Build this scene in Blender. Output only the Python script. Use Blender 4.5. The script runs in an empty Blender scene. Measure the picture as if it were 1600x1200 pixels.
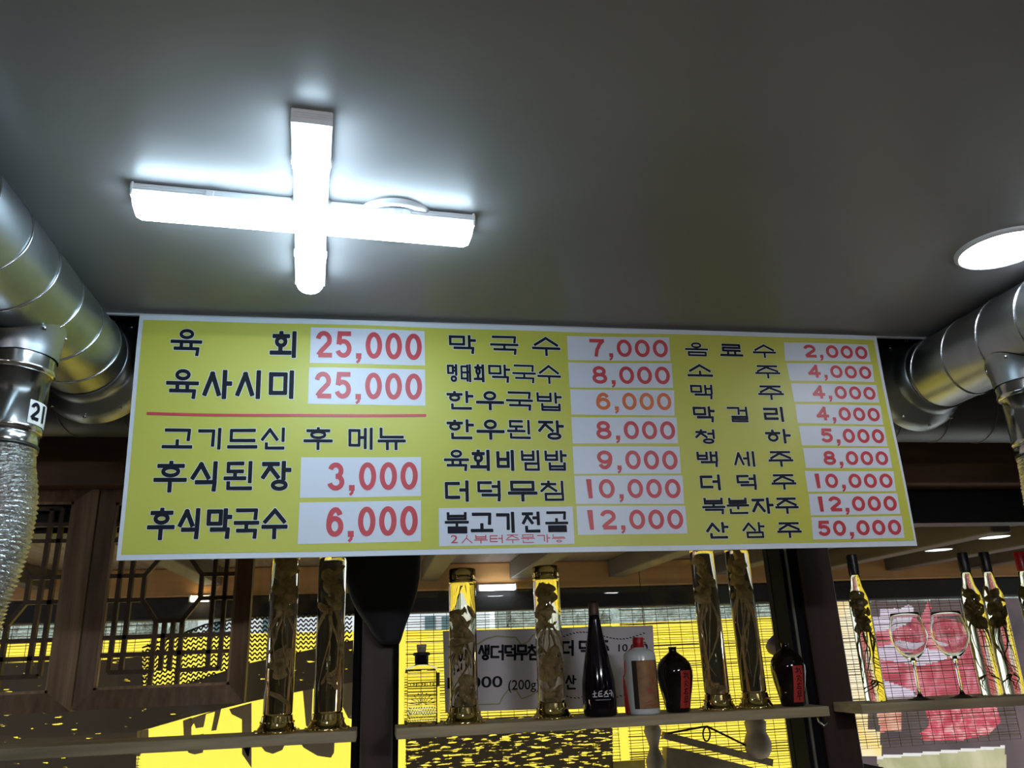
import bpy, bmesh, math, random
from mathutils import Vector, Matrix
import numpy as np
PI = math.pi
C = bpy.context.scene.collection
sc = bpy.context.scene

# ---------------------------------------------------------------- camera
FPX, H0 = 1250.0, 1.6                      # focal length in pixels of the 1600x1200 frame, eye height
A = np.array([[0.98617, 0.01305, 0.16527], [-0.16001, 0.32740, 0.93124], [-0.04195, -0.94480, 0.32496]])
dl = 0.005
A = np.array([[math.cos(dl), 0, -math.sin(dl)], [0, 1, 0], [math.sin(dl), 0, math.cos(dl)]]) @ A
U_, S_, V_ = np.linalg.svd(A); A = U_ @ V_
cam_d = bpy.data.cameras.new('camera'); cam = bpy.data.objects.new('camera', cam_d); C.objects.link(cam)
cam_d.sensor_width = 36; cam_d.lens = FPX / 1600 * 36; cam_d.clip_start = 0.02; cam_d.clip_end = 200
cam.matrix_world = Matrix(((A[0, 0], -A[0, 1], -A[0, 2], 0), (A[1, 0], -A[1, 1], -A[1, 2], 0), (A[2, 0], -A[2, 1], -A[2, 2], H0), (0, 0, 0, 1)))
sc.camera = cam

def ray(x, y): return A @ np.array([x - 800, y - 600, FPX])
def atY(x, y, Y): d = ray(x, y); d = d * (Y / d[1]); return Vector((d[0], Y, d[2] + H0))
def atZ(x, y, Z): d = ray(x, y); d = d * ((Z - H0) / d[2]); return Vector((d[0], d[1], Z))
def mpp(x, y, z): return float((A.T @ np.array([x, y, z - H0]))[2]) / FPX     # metres per photo pixel there

# ---------------------------------------------------------------- world, sun, exposure
sc.view_settings.view_transform = 'Standard'; sc.view_settings.look = 'None'
sc.view_settings.gamma = 1; sc.view_settings.use_curve_mapping = False
sc.view_settings.exposure = 0.0
w = bpy.data.worlds.new('sky'); sc.world = w; w.use_nodes = True
w.node_tree.nodes['Background'].inputs[0].default_value = (0.80, 0.88, 1.0, 1)
w.node_tree.nodes['Background'].inputs[1].default_value = 2.6
sd = bpy.data.lights.new('sun', 'SUN'); sd.energy = 4.6; sd.angle = 0.01; sd.color = (1, .95, .86)
sun = bpy.data.objects.new('sun', sd); C.objects.link(sun); sun.location = (3, 8, 6)
sun.rotation_euler = Vector((-0.35, -1.0, -0.85)).to_track_quat('-Z', 'Y').to_euler()
LAMP = 24.0

# ---------------------------------------------------------------- materials
def mat(name, col, rough=.5, metal=0., spec=.5, noise=None, bump=None, **kw):
    """noise=(scale vector, dark factor, detail) varies the colour; bump=(scale vector, strength, distance)"""
    m = bpy.data.materials.new(name); m.use_nodes = True
    nt = m.node_tree; b = nt.nodes['Principled BSDF']
    b.inputs['Base Color'].default_value = (*col, 1); b.inputs['Roughness'].default_value = rough
    b.inputs['Metallic'].default_value = metal; b.inputs['Specular IOR Level'].default_value = spec
    for k, v in kw.items(): b.inputs[k.replace('_', ' ')].default_value = v
    if noise or bump:
        tc = nt.nodes.new('ShaderNodeTexCoord')
    if noise:
        s, dark, det = noise
        mp = nt.nodes.new('ShaderNodeMapping'); mp.inputs['Scale'].default_value = s if hasattr(s, '__len__') else (s, s, s)
        nt.links.new(tc.outputs['Object'], mp.inputs[0])
        n = nt.nodes.new('ShaderNodeTexNoise'); n.inputs['Scale'].default_value = 1; n.inputs['Detail'].default_value = det
        nt.links.new(mp.outputs[0], n.inputs['Vector'])
        r = nt.nodes.new('ShaderNodeValToRGB'); r.color_ramp.elements[0].position = .3; r.color_ramp.elements[1].position = .7
        d = dark if hasattr(dark, '__len__') else tuple(c * dark for c in col)
        r.color_ramp.elements[0].color = (*d, 1); r.color_ramp.elements[1].color = (*col, 1)
        nt.links.new(n.outputs['Fac'], r.inputs[0]); nt.links.new(r.outputs[0], b.inputs['Base Color'])
    if bump:
        s, st, dist = bump
        mp = nt.nodes.new('ShaderNodeMapping'); mp.inputs['Scale'].default_value = s if hasattr(s, '__len__') else (s, s, s)
        nt.links.new(tc.outputs['Object'], mp.inputs[0])
        n = nt.nodes.new('ShaderNodeTexNoise'); n.inputs['Scale'].default_value = 1; n.inputs['Detail'].default_value = 3
        nt.links.new(mp.outputs[0], n.inputs['Vector'])
        bp = nt.nodes.new('ShaderNodeBump'); bp.inputs['Strength'].default_value = st; bp.inputs['Distance'].default_value = dist
        nt.links.new(n.outputs['Fac'], bp.inputs['Height']); nt.links.new(bp.outputs[0], b.inputs['Normal'])
    return m

def emit(name, col, strength):
    m = bpy.data.materials.new(name); m.use_nodes = True; nt = m.node_tree
    nt.nodes.remove(nt.nodes['Principled BSDF'])
    e = nt.nodes.new('ShaderNodeEmission'); e.inputs[0].default_value = (*col, 1); e.inputs[1].default_value = strength
    nt.links.new(e.outputs[0], nt.nodes['Material Output'].inputs[0]); return m

def pane_mat():
    m = bpy.data.materials.new('window_glass'); m.use_nodes = True; nt = m.node_tree
    nt.nodes.remove(nt.nodes['Principled BSDF'])
    t = nt.nodes.new('ShaderNodeBsdfTransparent'); t.inputs[0].default_value = (.93, .95, .93, 1)
    g = nt.nodes.new('ShaderNodeBsdfGlossy'); g.inputs['Roughness'].default_value = 0.0
    fr = nt.nodes.new('ShaderNodeFresnel')
    ge = nt.nodes.new('ShaderNodeNewGeometry'); mr = nt.nodes.new('ShaderNodeMapRange')       # same index of refraction on both faces of the thin pane
    mr.inputs['To Min'].default_value = 1.5; mr.inputs['To Max'].default_value = 1 / 1.5
    nt.links.new(ge.outputs['Backfacing'], mr.inputs['Value']); nt.links.new(mr.outputs[0], fr.inputs[0])
    mx = nt.nodes.new('ShaderNodeMixShader')
    nt.links.new(fr.outputs[0], mx.inputs[0]); nt.links.new(t.outputs[0], mx.inputs[1]); nt.links.new(g.outputs[0], mx.inputs[2])
    nt.links.new(mx.outputs[0], nt.nodes['Material Output'].inputs[0]); return m

def glass(name, col, ior=1.45, rough=0.0):
    m = bpy.data.materials.new(name); m.use_nodes = True; nt = m.node_tree
    b = nt.nodes['Principled BSDF']
    b.inputs['Base Color'].default_value = (*col, 1); b.inputs['Roughness'].default_value = rough
    b.inputs['IOR'].default_value = ior; b.inputs['Transmission Weight'].default_value = 1
    return m

def translucent(name, col, tcol, fac=.6, noise=None):
    m = bpy.data.materials.new(name); m.use_nodes = True; nt = m.node_tree
    nt.nodes.remove(nt.nodes['Principled BSDF'])
    d = nt.nodes.new('ShaderNodeBsdfDiffuse'); d.inputs[0].default_value = (*col, 1)
    t = nt.nodes.new('ShaderNodeBsdfTranslucent'); t.inputs[0].default_value = (*tcol, 1)
    mx = nt.nodes.new('ShaderNodeMixShader'); mx.inputs[0].default_value = fac
    nt.links.new(d.outputs[0], mx.inputs[1]); nt.links.new(t.outputs[0], mx.inputs[2])
    if noise:
        s, stops = noise
        tc = nt.nodes.new('ShaderNodeTexCoord'); mp = nt.nodes.new('ShaderNodeMapping'); mp.inputs['Scale'].default_value = s
        n = nt.nodes.new('ShaderNodeTexNoise'); n.inputs['Scale'].default_value = 1; n.inputs['Detail'].default_value = 5; n.inputs['Distortion'].default_value = .8
        r = nt.nodes.new('ShaderNodeValToRGB')
        nt.links.new(tc.outputs['Object'], mp.inputs[0]); nt.links.new(mp.outputs[0], n.inputs['Vector']); nt.links.new(n.outputs['Fac'], r.inputs[0])
        while len(r.color_ramp.elements) < len(stops): r.color_ramp.elements.new(.5)
        for e, (p, c) in zip(r.color_ramp.elements, stops): e.position = p; e.color = (*c, 1)
        nt.links.new(r.outputs[0], d.inputs[0]); nt.links.new(r.outputs[0], t.inputs[0])
    nt.links.new(mx.outputs[0], nt.nodes['Material Output'].inputs[0]); return m

def holed(name, col, s, thr):
    """dark cloth with ragged pinholes"""
    m = bpy.data.materials.new(name); m.use_nodes = True; nt = m.node_tree
    b = nt.nodes['Principled BSDF']; b.inputs['Base Color'].default_value = (*col, 1); b.inputs['Roughness'].default_value = .9
    t = nt.nodes.new('ShaderNodeBsdfTransparent'); mx = nt.nodes.new('ShaderNodeMixShader')
    tc = nt.nodes.new('ShaderNodeTexCoord'); mp = nt.nodes.new('ShaderNodeMapping'); mp.inputs['Scale'].default_value = s
    n = nt.nodes.new('ShaderNodeTexNoise'); n.inputs['Scale'].default_value = 1; n.inputs['Detail'].default_value = 3
    r = nt.nodes.new('ShaderNodeValToRGB'); r.color_ramp.elements[0].position = thr; r.color_ramp.elements[1].position = thr + .02
    nt.links.new(tc.outputs['Object'], mp.inputs[0]); nt.links.new(mp.outputs[0], n.inputs['Vector']); nt.links.new(n.outputs['Fac'], r.inputs[0])
    nt.links.new(r.outputs[0], mx.inputs[0]); nt.links.new(b.outputs[0], mx.inputs[1]); nt.links.new(t.outputs[0], mx.inputs[2])
    nt.links.new(mx.outputs[0], nt.nodes['Material Output'].inputs[0]); return m

M = dict(
    ceiling=mat('ceiling_paint', (.30, .295, .30), .36, noise=((1.5, 1.5, 1.5), .86, 4), bump=(9, .12, .01)),
    wall=mat('room_wall', (.16, .12, .09), .8, noise=(3, .8, 3)),
    floor=mat('room_floor', (.26, .22, .16), .5, noise=((3, 20, 1), .7, 4)),
    recess=mat('recess_paint', (.03, .03, .035), .8, noise=(4, .7, 3)),
    trim=mat('ceiling_trim', (.5, .5, .5), .4, noise=(20, .9, 2)),
    beam=mat('beam_wood', (.20, .115, .07), .55, noise=((2.5, 10, 26), .55, 5), bump=((2.5, 10, 26), .3, .01)),
    header=mat('header_black', (.012, .011, .013), .5, noise=(8, .7, 2)),
    post=mat('post_wood', (.052, .026, .018), .5, noise=((22, 22, 1.5), .55, 4), bump=((30, 30, 2), .3, .005)),
    black=mat('frame_black', (.008, .008, .011), .8, 0, .1, noise=(9, .7, 2)),
    strip=mat('frame_strip', (.36, .33, .28), .35, .7, noise=(30, .8, 2)),
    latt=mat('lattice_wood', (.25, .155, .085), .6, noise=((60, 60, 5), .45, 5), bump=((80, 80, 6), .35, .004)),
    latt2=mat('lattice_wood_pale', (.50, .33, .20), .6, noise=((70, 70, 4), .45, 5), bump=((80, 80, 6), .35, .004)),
    lattbar=mat('lattice_bar_wood', (.12, .072, .042), .6, noise=((60, 60, 8), .5, 4)),
    shelf=mat('shelf_wood', (.48, .395, .245), .6, noise=((4, 30, 60), .55, 6), bump=((6, 40, 60), .3, .004)),
    galv=mat('galvanised_steel', (.40, .43, .455), .34, 1.0, noise=(14, .78, 4), bump=(10, .06, .01)),
    trunk=mat('trunk_steel', (.16, .165, .18), .45, .85, noise=(9, .7, 4), bump=(8, .06, .01)),
    seam=mat('duct_seam', (.62, .64, .66), .25, 1.0, noise=(25, .8, 2)),
    steel=mat('polished_steel', (.60, .60, .59), .17, 1.0, noise=(18, .85, 3)),
    darkband=mat('clamp_dark', (.05, .05, .05), .4, .6, noise=(30, .7, 2)),
    foil=mat('flex_foil', (.68, .68, .66), .24, 1.0, noise=(40, .8, 3), bump=(260, .6, .004)),
    gold=mat('gold_metal', (.92, .72, .30), .09, 1.0, noise=(30, .85, 2)),
    white=mat('lamp_housing', (.78, .80, .82), .35, noise=(30, .96, 2)),
    lamp=emit('lamp_diffuser', (.63, .84, 1.0), LAMP),
    lampr=emit('lamp_diffuser_fill', (.95, .95, 1.0), LAMP * 4.5),
    lampo=emit('highlight_glow_cold', (.90, .95, 1.0), 16.0),
    lampw=emit('highlight_glow_warm', (1.0, .80, .50), 14.0),
    disc=emit('downlight_diffuser', (.88, .95, 1.0), LAMP * 1.4),
    vinyl=mat('banner_vinyl', (.60, .64, .70), .42, noise=(3, .97, 2)),
    yellow=mat('banner_yellow', (.48, .475, .062), .42, noise=(2.5, .96, 2)),
    pale=mat('banner_price_white', (.58, .61, .69), .42, noise=(4, .97, 2)),
    ink=mat('banner_ink', (.006, .008, .016), .5, 0, .15, noise=(9, .8, 2)),
    red=mat('banner_red', (.50, .04, .055), .42, noise=(6, .92, 2)),
    orange=mat('banner_orange', (.60, .13, .03), .42, noise=(6, .92, 2)),
    pane=pane_mat(),
    liquor=glass('ginseng_liquor_glass', (.97, .91, .70), 1.36),
    clear=glass('clear_glass', (.97, .98, .97), 1.45),
    winebottle=glass('liquor_bottle_glass', (.93, .90, .66), 1.38),
    decant=glass('decanter_glass', (.90, .92, .74), 1.42),
    root=mat('ginseng_root', (.74, .58, .36), .7, noise=(60, .45, 4), bump=(90, .5, .004)),
    rootdark=mat('steeped_root', (.20, .14, .045), .6, noise=(70, .4, 4), bump=(90, .5, .004)),
    cork=mat('cork_stopper', (.42, .36, .27), .8, noise=(90, .6, 4)),
    capblack=mat('bottle_cap_black', (.012, .010, .014), .35, noise=(40, .7, 2)),
    plum=mat('plum_bottle_glass', (.010, .006, .012), .08, noise=(12, .7, 2)),
    plumcap=mat('plum_bottle_foil', (.08, .035, .026), .45, noise=(50, .7, 2)),
    ink_white=mat('bottle_print_white', (.75, .75, .78), .5, noise=(60, .9, 2)),
    jar=mat('jar_glaze', (.010, .005, .005), .07, noise=(10, .7, 2)),
    jarlabel=mat('jar_label_red', (.55, .035, .025), .6, noise=(60, .85, 3)),
    ceramic=mat('white_ceramic', (.70, .76, .78), .2, noise=(15, .95, 2)),
    capred=mat('bottle_cap_red', (.42, .012, .016), .3, noise=(30, .85, 2)),
    tassel=mat('tassel_thread', (.52, .02, .02), .8, noise=((200, 200, 10), .5, 3)),
    labelbrown=mat('label_brown', (.42, .215, .09), .5, noise=(45, .6, 4)),
    labeldark=mat('label_dark', (.035, .022, .016), .5, noise=(40, .7, 3)),
    hood=mat('hood_fabric', (.010, .012, .018), .75, noise=(14, .6, 3), bump=(18, .5, .01)),
    paper=mat('sign_paper', (.62, .59, .66), .6, noise=(4, .95, 2)),
    papergreen=mat('sign_green_line', (.36, .40, .20), .6, noise=(30, .85, 2)),
    sticker=mat('sticker_white', (.85, .86, .84), .4, noise=(20, .97, 2)),
    # outside
    plank=mat('soffit_plank', (.20, .135, .10), .7, noise=((40, 2, 2), .5, 4), bump=((40, 2, 2), .3, .01)),
    joist=mat('joist_wood', (.10, .075, .055), .7, noise=((20, 3, 20), .6, 3)),
    purlin=mat('purlin_wood', (.84, .45, .17), .55, noise=((2, 20, 25), .72, 4)),
    rail=mat('awning_rail', (.035, .033, .036), .6, noise=(6, .8, 2)),
    ground=mat('paving', (.66, .63, .58), .9, noise=(3, .8, 4)),
    slat=mat('bamboo_slat', (.42, .34, .12), .7, noise=((8, 40, 40), .6, 3)),
    cord=mat('blind_cord', (.05, .045, .04), .8, noise=(40, .7, 2)),
    net=mat('net_strand', (.03, .026, .022), .8, noise=(40, .7, 2)),
    cloth=holed('shade_cloth', (.17, .13, .095), (17, 9, 80), .645),
    cloth2=holed('shade_cloth_torn', (.19, .15, .105), (20, 9, 105), .545),
    ybanner=translucent('yellow_street_banner', (.92, .70, .09), (.97, .73, .085), .62),
    yink=mat('street_banner_ink', (.40, .34, .27), .8, noise=(8, .8, 2)),
    house=mat('house_plaster', (.90, .88, .90), .8, noise=(3, .9, 3)),
    housewin=mat('house_window', (.12, .20, .22), .2, noise=(6, .8, 2)),
    leaf=mat('hedge_leaf', (.48, .53, .45), .8, noise=(16, .45, 5), bump=(20, .8, .1)),
    meat=translucent('meat_print', (.6, .1, .12), (.6, .1, .12), .6, ((9, 9, 9), [(.30, (0.31, 0.04, 0.07)), (.46, (0.48, 0.09, 0.13)), (.60, (0.62, 0.22, 0.28)), (.74, (0.72, 0.48, 0.56))])),
    meat2=translucent('marbled_meat_print', (.6, .1, .12), (.6, .1, .12), .6, ((26, 26, 26), [(.30, (0.47, 0.05, 0.08)), (.48, (0.62, 0.11, 0.16)), (.62, (0.72, 0.27, 0.30)), (.76, (0.76, 0.51, 0.55))])),
    lilac=translucent('lilac_print', (.60, .48, .62), (.62, .50, .66), .6, ((5, 5, 5), [(.35, (0.51, 0.42, 0.55)), (.65, (0.64, 0.55, 0.67))])),
    mdark=translucent('dark_print', (.09, .07, .075), (.10, .075, .08), .5, ((3, 3, 3), [(.3, (.07, .06, .07)), (.7, (.17, .12, .13))])),
    tan=translucent('tan_print', (.80, .55, .30), (.85, .55, .28), .6, ((4, 4, 3), [(.35, (.90, .62, .20)), (.65, (.85, .75, .60))])),
    salmon=translucent('salmon_print', (.75, .30, .20), (.75, .30, .22), .6, ((14, 14, 14), [(.35, (0.58, 0.17, 0.14)), (.65, (0.72, 0.39, 0.31))])),
    cream=translucent('cream_print', (.5, .47, .3), (.5, .47, .3), .5, ((6, 6, 4), [(.3, (0.33, 0.33, 0.17)), (.7, (0.62, 0.56, 0.39))])),
    whitep=translucent('white_print', (.8, .75, .75), (.8, .75, .78), .5),
    gourd=mat('dried_gourd', (.36, .29, .21), .6, noise=(14, .6, 3)),
    bumpd=mat('old_gourd', (.075, .04, .05), .5, noise=(20, .6, 3)),
)

# ---------------------------------------------------------------- mesh building
class MB:
    def __init__(s): s.v = []; s.f = []; s.sm = []; s.mi = {}
    def add(s, vs, fs, smooth=False, mi=0):
        o = len(s.v)
        if mi: s.mi.update({len(s.f) + i: mi for i in range(len(fs))})
        s.v += [Vector(p) for p in vs]; s.f += [tuple(i + o for i in f) for f in fs]; s.sm += [smooth] * len(fs); return s
    def box(s, x0, x1, y0, y1, z0, z1, bev=0):
        if bev <= 0:
            return s.add([(x, y, z) for z in (z0, z1) for y in (y0, y1) for x in (x0, x1)],
                         [(0, 2, 3, 1), (4, 5, 7, 6), (0, 1, 5, 4), (2, 6, 7, 3), (0, 4, 6, 2), (1, 3, 7, 5)])
        b = min(bev, (x1 - x0) * .45, (y1 - y0) * .45, (z1 - z0) * .45)
        rings = []                                              # chamfered box, four rings of eight
        def ring(z, i):
            X0, X1, Y0, Y1 = x0 + i, x1 - i, y0 + i, y1 - i
            return [(X0 + b, Y0, z), (X1 - b, Y0, z), (X1, Y0 + b, z), (X1, Y1 - b, z), (X1 - b, Y1, z), (X0 + b, Y1, z), (X0, Y1 - b, z), (X0, Y0 + b, z)]
        rings = [ring(z0, b * .6), ring(z0 + b, 0), ring(z1 - b, 0), ring(z1, b * .6)]
        vs = sum(rings, []); fs = [tuple(reversed(range(8)))] + [(r * 8 + k, r * 8 + (k + 1) % 8, (r + 1) * 8 + (k + 1) % 8, (r + 1) * 8 + k) for r in range(3) for k in range(8)] + [tuple(range(24, 32))]
        return s.add(vs, fs)
    def lathe(s, prof, n=40, c=(0, 0, 0), sx=1, sy=1, cap=True, fn=None):
        vs = []; fs = []
        for r, z in prof:
            for k in range(n):
                a = 2 * PI * k / n; q = Vector((r * sx * math.cos(a), r * sy * math.sin(a), z))
                if fn: q = fn(q, a)
                vs.append((c[0] + q[0], c[1] + q[1], c[2] + q[2]))
        for i in range(len(prof) - 1):
            for k in range(n): fs.append((i * n + k, i * n + (k + 1) % n, (i + 1) * n + (k + 1) % n, (i + 1) * n + k))
        s.add(vs, fs, True)
        if cap:
            o = len(s.v) - len(vs); m = len(prof) - 1
            s.f += [tuple(reversed(range(o, o + n))), tuple(range(o + m * n, o + m * n + n))]; s.sm += [False, False]
        return s
    def tube(s, pts, rad, n=8, cap=True):
        pts = [Vector(p) for p in pts]; rs = rad if hasattr(rad, '__len__') else [rad] * len(pts)
        vs = []; up = Vector((0, 0, 1)); prev = None
        for i, p in enumerate(pts):
            t = (pts[min(i + 1, len(pts) - 1)] - pts[max(i - 1, 0)]).normalized()
            if prev is None:
                a = t.orthogonal().normalized() if abs(t.dot(up)) > .9 else t.cross(up).normalized()
            else:
                a = (prev - t * prev.dot(t)).normalized()
            prev = a; b = t.cross(a)
            vs += [p + (a * math.cos(2 * PI * k / n) + b * math.sin(2 * PI * k / n)) * rs[i] for k in range(n)]
        fs = [(i * n + k, i * n + (k + 1) % n, (i + 1) * n + (k + 1) % n, (i + 1) * n + k) for i in range(len(pts) - 1) for k in range(n)]
        s.add(vs, fs, True)
        if cap:
            o = len(s.v) - len(vs); m = len(pts) - 1
            s.f += [tuple(reversed(range(o, o + n))), tuple(range(o + m * n, o + m * n + n))]; s.sm += [False, False]
        return s
    def sheet(s, pts, th=(0, .002, 0)):
        """flat outline given real thickness along th"""
        n = len(pts); t = Vector(th)
        vs = [Vector(p) for p in pts] + [Vector(p) + t for p in pts]
        return s.add(vs, [tuple(range(n)), tuple(reversed(range(n, 2 * n)))] + [(k, k + n, (k + 1) % n + n, (k + 1) % n) for k in range(n)])
    def bar(s, a, b, wd, dp, nrm=(0, -1, 0)):
        """square bar from a to b, wd wide in the wall plane, dp deep away from -nrm"""
        a, b, nrm = Vector(a), Vector(b), Vector(nrm); t = (b - a).normalized(); u = t.cross(nrm).normalized() * wd / 2; d = -nrm * dp
        vs = [a - u, a + u, b + u, b - u]; vs += [v + d for v in vs]
        return s.add(vs, [(0, 1, 2, 3), (7, 6, 5, 4), (0, 4, 5, 1), (1, 5, 6, 2), (2, 6, 7, 3), (3, 7, 4, 0)])
    def build(s, name, m, parent=None, origin=(0, 0, 0), label=None):
        me = bpy.data.meshes.new(name); o3 = Vector(origin)
        me.from_pydata([tuple(v - o3) for v in s.v], [], s.f); me.update()
        for p, q in zip(me.polygons, s.sm): p.use_smooth = q
        for i, q in s.mi.items(): me.polygons[i].material_index = q
        bm = bmesh.new(); bm.from_mesh(me); bmesh.ops.recalc_face_normals(bm, faces=bm.faces); bm.to_mesh(me); bm.free()
        for k in (m if isinstance(m, (list, tuple)) else [m]): me.materials.append(k)
        o = bpy.data.objects.new(name, me); C.objects.link(o)
        if parent: o.parent = parent
        if label: o['label'] = label
        return o

def thing(name, label, cat, loc, group=None, rz=0):
    o = bpy.data.objects.new(name, None); C.objects.link(o); o.empty_display_size = .05
    o.location = loc; o.rotation_euler = (0, 0, rz); o['label'] = label; o['category'] = cat
    if group: o['group'] = group
    return o
def solo(name, mb, m, label, cat, group=None, kind=None):
    xs = [v[0] for v in mb.v]; ys = [v[1] for v in mb.v]; zs = [v[2] for v in mb.v]
    org = Vector(((min(xs) + max(xs)) / 2, (min(ys) + max(ys)) / 2, min(zs)))
    o = mb.build(name, m, None, org); o.location = org; o['label'] = label; o['category'] = cat
    if group: o['group'] = group
    if kind: o['kind'] = kind
    return o
def struct(name, mb, m, label=None, cat='structure', parent=None):
    o = mb.build(name, m, parent)
    if parent is None:
        o['kind'] = 'structure'; o['category'] = cat
        if label: o['label'] = label
    return o

# ---------------------------------------------------------------- room shell
CZ = H0 + .698                     # ceiling height
CY = 1.600                         # where the ceiling panel ends, short of the glass wall
XL, XR, YB = -3.2, 5.6, -7.0
struct('floor', MB().box(XL, XR, YB, 2.2, -.05, 0), M['floor'], 'tan wooden floor of the restaurant room', 'floor')
struct('ceiling', MB().box(XL, XR, YB, CY, CZ, CZ + .08), M['ceiling'], 'dark grey painted ceiling with the cross lamp on it', 'ceiling')
struct('wall_left', MB().box(XL - .1, XL, YB, 2.2, 0, 2.9), M['wall'], 'brown side wall left of the glass front', 'wall')
struct('wall_right', MB().box(XR, XR + .1, YB, 2.2, 0, 2.9), M['wall'], 'brown side wall right of the glass front', 'wall')
struct('wall_back', MB().box(XL, XR, YB - .1, YB, 0, 2.9), M['wall'], 'brown back wall behind the viewer', 'wall')
fw = MB().box(XL, XR, 2.10, 2.2, H0 + .57, 2.9); fw.box(XL, -1.1, 2.06, 2.2, 0, H0 + .57); fw.box(2.5, XR, 2.06, 2.2, 0, H0 + .57); fw.box(-1.1, 2.5, 2.06, 2.2, 0, H0 - .75)
struct('wall_front', fw, M['recess'], 'dark wall around the glass front, behind the large duct', 'wall')
struct('ceiling_recess', MB().box(XL, XR, CY + .08, 2.2, 2.9, 2.95).box(XL, XR, CY, CY + .08, CZ + .08, 2.9), M['recess'], 'black hollow above the ceiling edge', 'ceiling')
struct('trim_1', MB().box(XL, XR, CY, CY + .006, CZ - .004, CZ + .02), M['trim'], 'thin pale trim along the ceiling edge', 'trim')
zb0, zb1 = H0 + .425, H0 + .56
bm_ = MB().box(-1.2, 2.5, 1.99, 2.09, zb0, zb1, .004)
struct('trim_2', bm_, M['beam'], 'brown wooden beam above the lattice and the windows', 'beam')
struct('trim_3', MB().box(-1.1, 2.5, 2.08, 2.15, H0 + .327, zb0 + .02), M['header'], 'black window header under the wooden beam', 'trim')
# posts between the three panes
struct('trim_4', MB().box(-.030, .045, 2.03, 2.16, H0 - .75, zb0, .004), M['post'], 'dark brown post between left and middle window', 'post')
struct('trim_5', MB().box(-.050, -.031, 2.045, 2.15, H0 - .75, zb0).box(.046, .058, 2.045, 2.15, H0 - .75, zb0), M['black'], 'black window jambs on both sides of the middle post', 'trim')
struct('trim_6', MB().box(1.118, 1.211, 2.03, 2.16, H0 - .75, zb0, .004), M['post'], 'dark brown post between middle and right window', 'post')
struct('trim_7', MB().box(1.077, 1.118, 2.05, 2.15, H0 - .75, zb0), M['black'], 'black window jamb left of the right post', 'trim')
struct('trim_8', MB().box(1.087, 1.0935, 2.044, 2.05, H0 - .75, zb0), M['strip'], 'thin pale metal strip on the black jamb', 'trim')
struct('trim_9', MB().box(1.211, 1.26, 2.02, 2.15, H0 - .75, H0 - .288, .003), M['black'], 'dark block at the foot of the right post', 'trim')
for k, (x0, x1) in enumerate(((-1.1, -.05), (.058, 1.077), (1.211, 2.5))):
    wo = struct('window_%d' % (k + 1), MB().box(x0, x1, 2.120, 2.126, H0 - .75, H0 + .34), M['pane'], ('left', 'middle', 'right')[k] + ' window pane of the glass front', 'window')

# ---------------------------------------------------------------- lamps
def arm_section(m, a, b, wd, z0, z1, rnd):
    pass
def cross_lamp(loc, rz, label, em, L=.262, group=None):
    """cross of four tubes lying on the ceiling; loc is the point on the ceiling"""
    t = thing('ceiling_lamp', label, 'lamp', loc, group, rz)
    W = .026
    for k in range(4):
        R = Matrix.Rotation(k * PI / 2, 3, 'Z')
        def put(mb): mb.v = [R @ v for v in mb.v]; return mb
        ln = L if k % 2 == 0 else L * .93
        hs = MB().box(.02, ln, -W, W, -.0155, -.001, .003)
        for g in (.003, .0065, .010): hs.box(ln * .5, ln + .0006, -W - .0008, W + .0008, -.0155 + g - .001, -.0155 + g + .001)
        h = put(hs).build('housing', M['white'], t)
        n = 14; vs = []; xs = [.012, ln - .014, ln - .006, ln - .002]; ins = [1, 1, .86, .5]
        for x, q in zip(xs, ins):
            for i in range(n + 1):
                a = PI * i / n
                vs.append((x, math.cos(a) * (W - .001) * (.5 + .5 * q), -.0160 - math.sin(a) ** .75 * .030 * q))
        fs = [(r * (n + 1) + i, r * (n + 1) + i + 1, (r + 1) * (n + 1) + i + 1, (r + 1) * (n + 1) + i) for r in range(3) for i in range(n)]
        fs += [tuple(range(3 * (n + 1), 4 * (n + 1)))]
        d = MB().add(vs, fs, True); put(d).build('diffuser', em, t, label='glowing white diffuser')
        put(MB().box(ln - .004, ln, -W - .0012, W + .0012, -.022, 0, .001)).build('end_cap', M['white'], t)
        put(MB().box(ln * .55, ln * .55 + .012, -W - .0025, W + .0025, -.015, -.004, .001)).build('clip', M['white'], t)
    hub = MB().lathe([(.040, -.001), (.040, -.021), (.03, -.022)], 24); hub.build('hub', M['white'], t)
    return t
c0 = atZ(485, 349, H0 + .668)
lam = cross_lamp((c0[0], c0[1], CZ), math.radians(4.4), 'bright white cross-shaped ceiling lamp above the yellow menu banner', M['lamp'])
def downlight(loc, label, r=.082, group=None):
    t = thing('downlight', label, 'lamp', loc, group)
    MB().lathe([(r, 0), (r, -.004), (r - .004, -.008), (r - .007, -.008), (r - .009, -.004)], 48, cap=False).build('trim_ring', M['white'], t)
    MB().lathe([(r - .0085, -.0055), (r - .03, -.0085), (.001, -.0095)], 48).build('diffuser', M['disc'], t, label='glowing round diffuser')
    return t
downlight((1.150, 1.168, CZ), 'round white downlight on the ceiling above the right duct')
pr = atZ(617, 343, CZ)
rg = MB(); rg.lathe([(.050, 0), (.050, -.004), (.053, -.007), (.064, -.007), (.066, -.003), (.066, 0)], 48, c=(pr[0], pr[1], CZ), cap=False)
solo('cover_ring', rg, M['white'], 'round white ring plate on the ceiling half hidden by the cross lamp', 'ring')
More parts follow.
